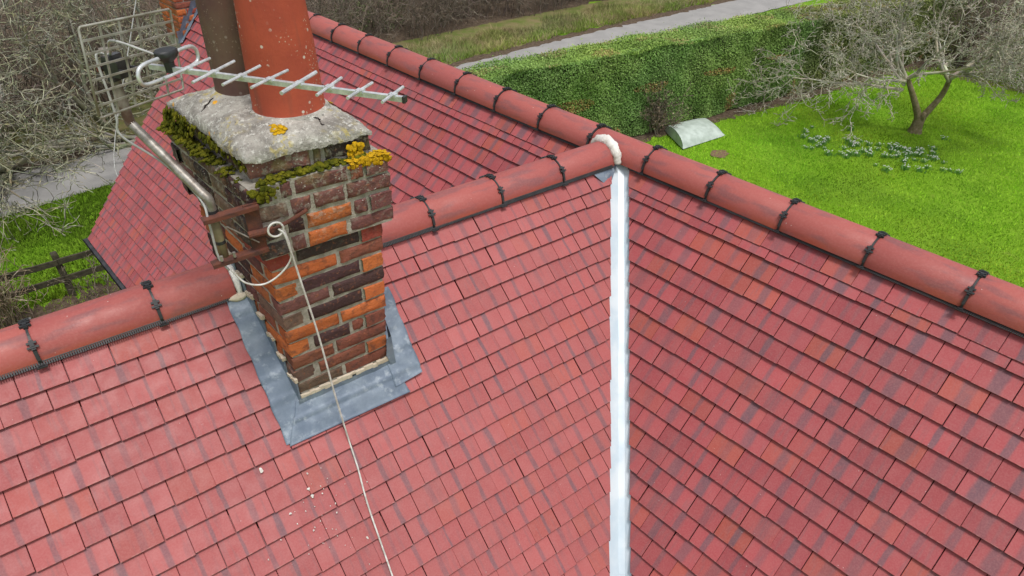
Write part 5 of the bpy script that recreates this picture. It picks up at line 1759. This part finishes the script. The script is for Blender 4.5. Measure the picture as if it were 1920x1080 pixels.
vs = [np.array([12.3, 5.66, GZ + 0.015])]
for k in range(16):
    a = 6.283 * k / 16
    vs.append(np.array([12.3 + 0.30 * math.cos(a) * fr.uniform(0.75, 1.1), 5.66 + 0.24 * math.sin(a) * fr.uniform(0.75, 1.1), GZ + 0.012]))
mb.add(vs, [(0, 1 + k, 1 + (k + 1) % 16) for k in range(16)])
M['bare_soil'] = simple("bare_patch", (0.24, 0.15, 0.10), (0.17, 0.11, 0.075), 14.0, 0.95, 0.6, 0.02, spec=0.1)
o = mb.build("bare_patch", M['bare_soil']); tag(o, "small bare brown patch in the lawn before the cloche", kind="structure")

# snowdrops: clumps of leaves and white drops, each a thing
sr_ = random.Random(90)
def snowdrop_mesh(seed):
    r_ = random.Random(seed)
    leaf, pet = MB(), MB()
    for i in range(44):
        a = r_.uniform(0, 6.283); ro = abs(r_.gauss(0, 0.08)); x, y = ro * math.cos(a), ro * math.sin(a)
        b = r_.uniform(0, 6.283); h = r_.uniform(0.07, 0.13)
        s = np.array([math.cos(b), math.sin(b), 0]) * 0.013; le = np.array([math.cos(a), math.sin(a), 0]) * r_.uniform(0, 0.06)
        p_ = np.array([x, y, 0.0])
        leaf.add([p_ - s, p_ + s, p_ + s * 0.5 + le + (0, 0, h), p_ - s * 0.5 + le + (0, 0, h)], [(0, 1, 2, 3)])
    for i in range(8):
        a = r_.uniform(0, 6.283); ro = abs(r_.gauss(0, 0.08)); c = np.array([ro * math.cos(a), ro * math.sin(a), r_.uniform(0.10, 0.16)])
        for k in range(3):
            b = 2.094 * k + r_.random()
            o_ = np.array([math.cos(b), math.sin(b), 0]); t_ = np.array([-o_[1], o_[0], 0])
            pet.add([c + (0, 0, 0.012), c + o_ * 0.016 + t_ * 0.011, c + o_ * 0.022 - (0, 0, 0.022), c + o_ * 0.016 - t_ * 0.011], [(0, 1, 2, 3)])
    return leaf, pet
protos = []
for sdx in range(3):
    l_, p_ = snowdrop_mesh(300 + sdx)
    lo = l_.build("leaves", M['drop_leaf']); po = p_.build("flowers", M['petal'])
    protos.append((lo.data, po.data))
    bpy.data.objects.remove(lo); bpy.data.objects.remove(po)
spots = []
ctr = np.array([16.0, 3.05])
long_d = np.array([14.81, 4.46]) - np.array([17.1, 1.6]); 
for i in range(74):
    t_ = sr_.uniform(-0.05, 1.08); w_ = sr_.gauss(0, 0.55) * (1.1 - abs(t_ - 0.45))
    p_ = np.array([14.75, 4.35]) * (1 - t_) + np.array([16.6, 1.75]) * t_ + np.array([0.82, 0.57]) * w_
    spots.append(p_)
spots += [np.array(q) for q in ((18.12, 1.9), (18.6, 2.75), (16.04, 1.07), (16.03, 0.87), (15.9, 1.2), (16.4, 1.35), (15.4, 1.6))]
for i, p_ in enumerate(spots):
    e = bpy.data.objects.new("snowdrop_clump", None); COL.objects.link(e)
    e.location = (p_[0], p_[1], GZ - 0.01); e.rotation_euler = (0, 0, sr_.uniform(0, 6.28)); s = sr_.uniform(0.45, 0.95); e.scale = (s, s, s)
    tag(e, "clump of white snowdrops in the lawn near the forked tree", "snowdrops", "snowdrop clumps scattered on the lawn")
    if i >= 74:
        e["label"] = ("lone clump of snowdrops on the grass right of the tree foot", "snowdrop clump tucked behind the tree foot", "large snowdrop clump furthest right of the patch", "white snowdrop clump nearest the picture edge below the tree",
                      "small snowdrop clump beside the two right-hand clumps", "snowdrop clump just above the right-hand pair", "stray snowdrop clump lowest on the lawn")[i - 74]
    ld, pd = protos[i % 3]
    for nm, dt in (("leaves", ld), ("flowers", pd)):
        c = bpy.data.objects.new(nm, dt); COL.objects.link(c); c.parent = e; c["kind"] = "stuff"
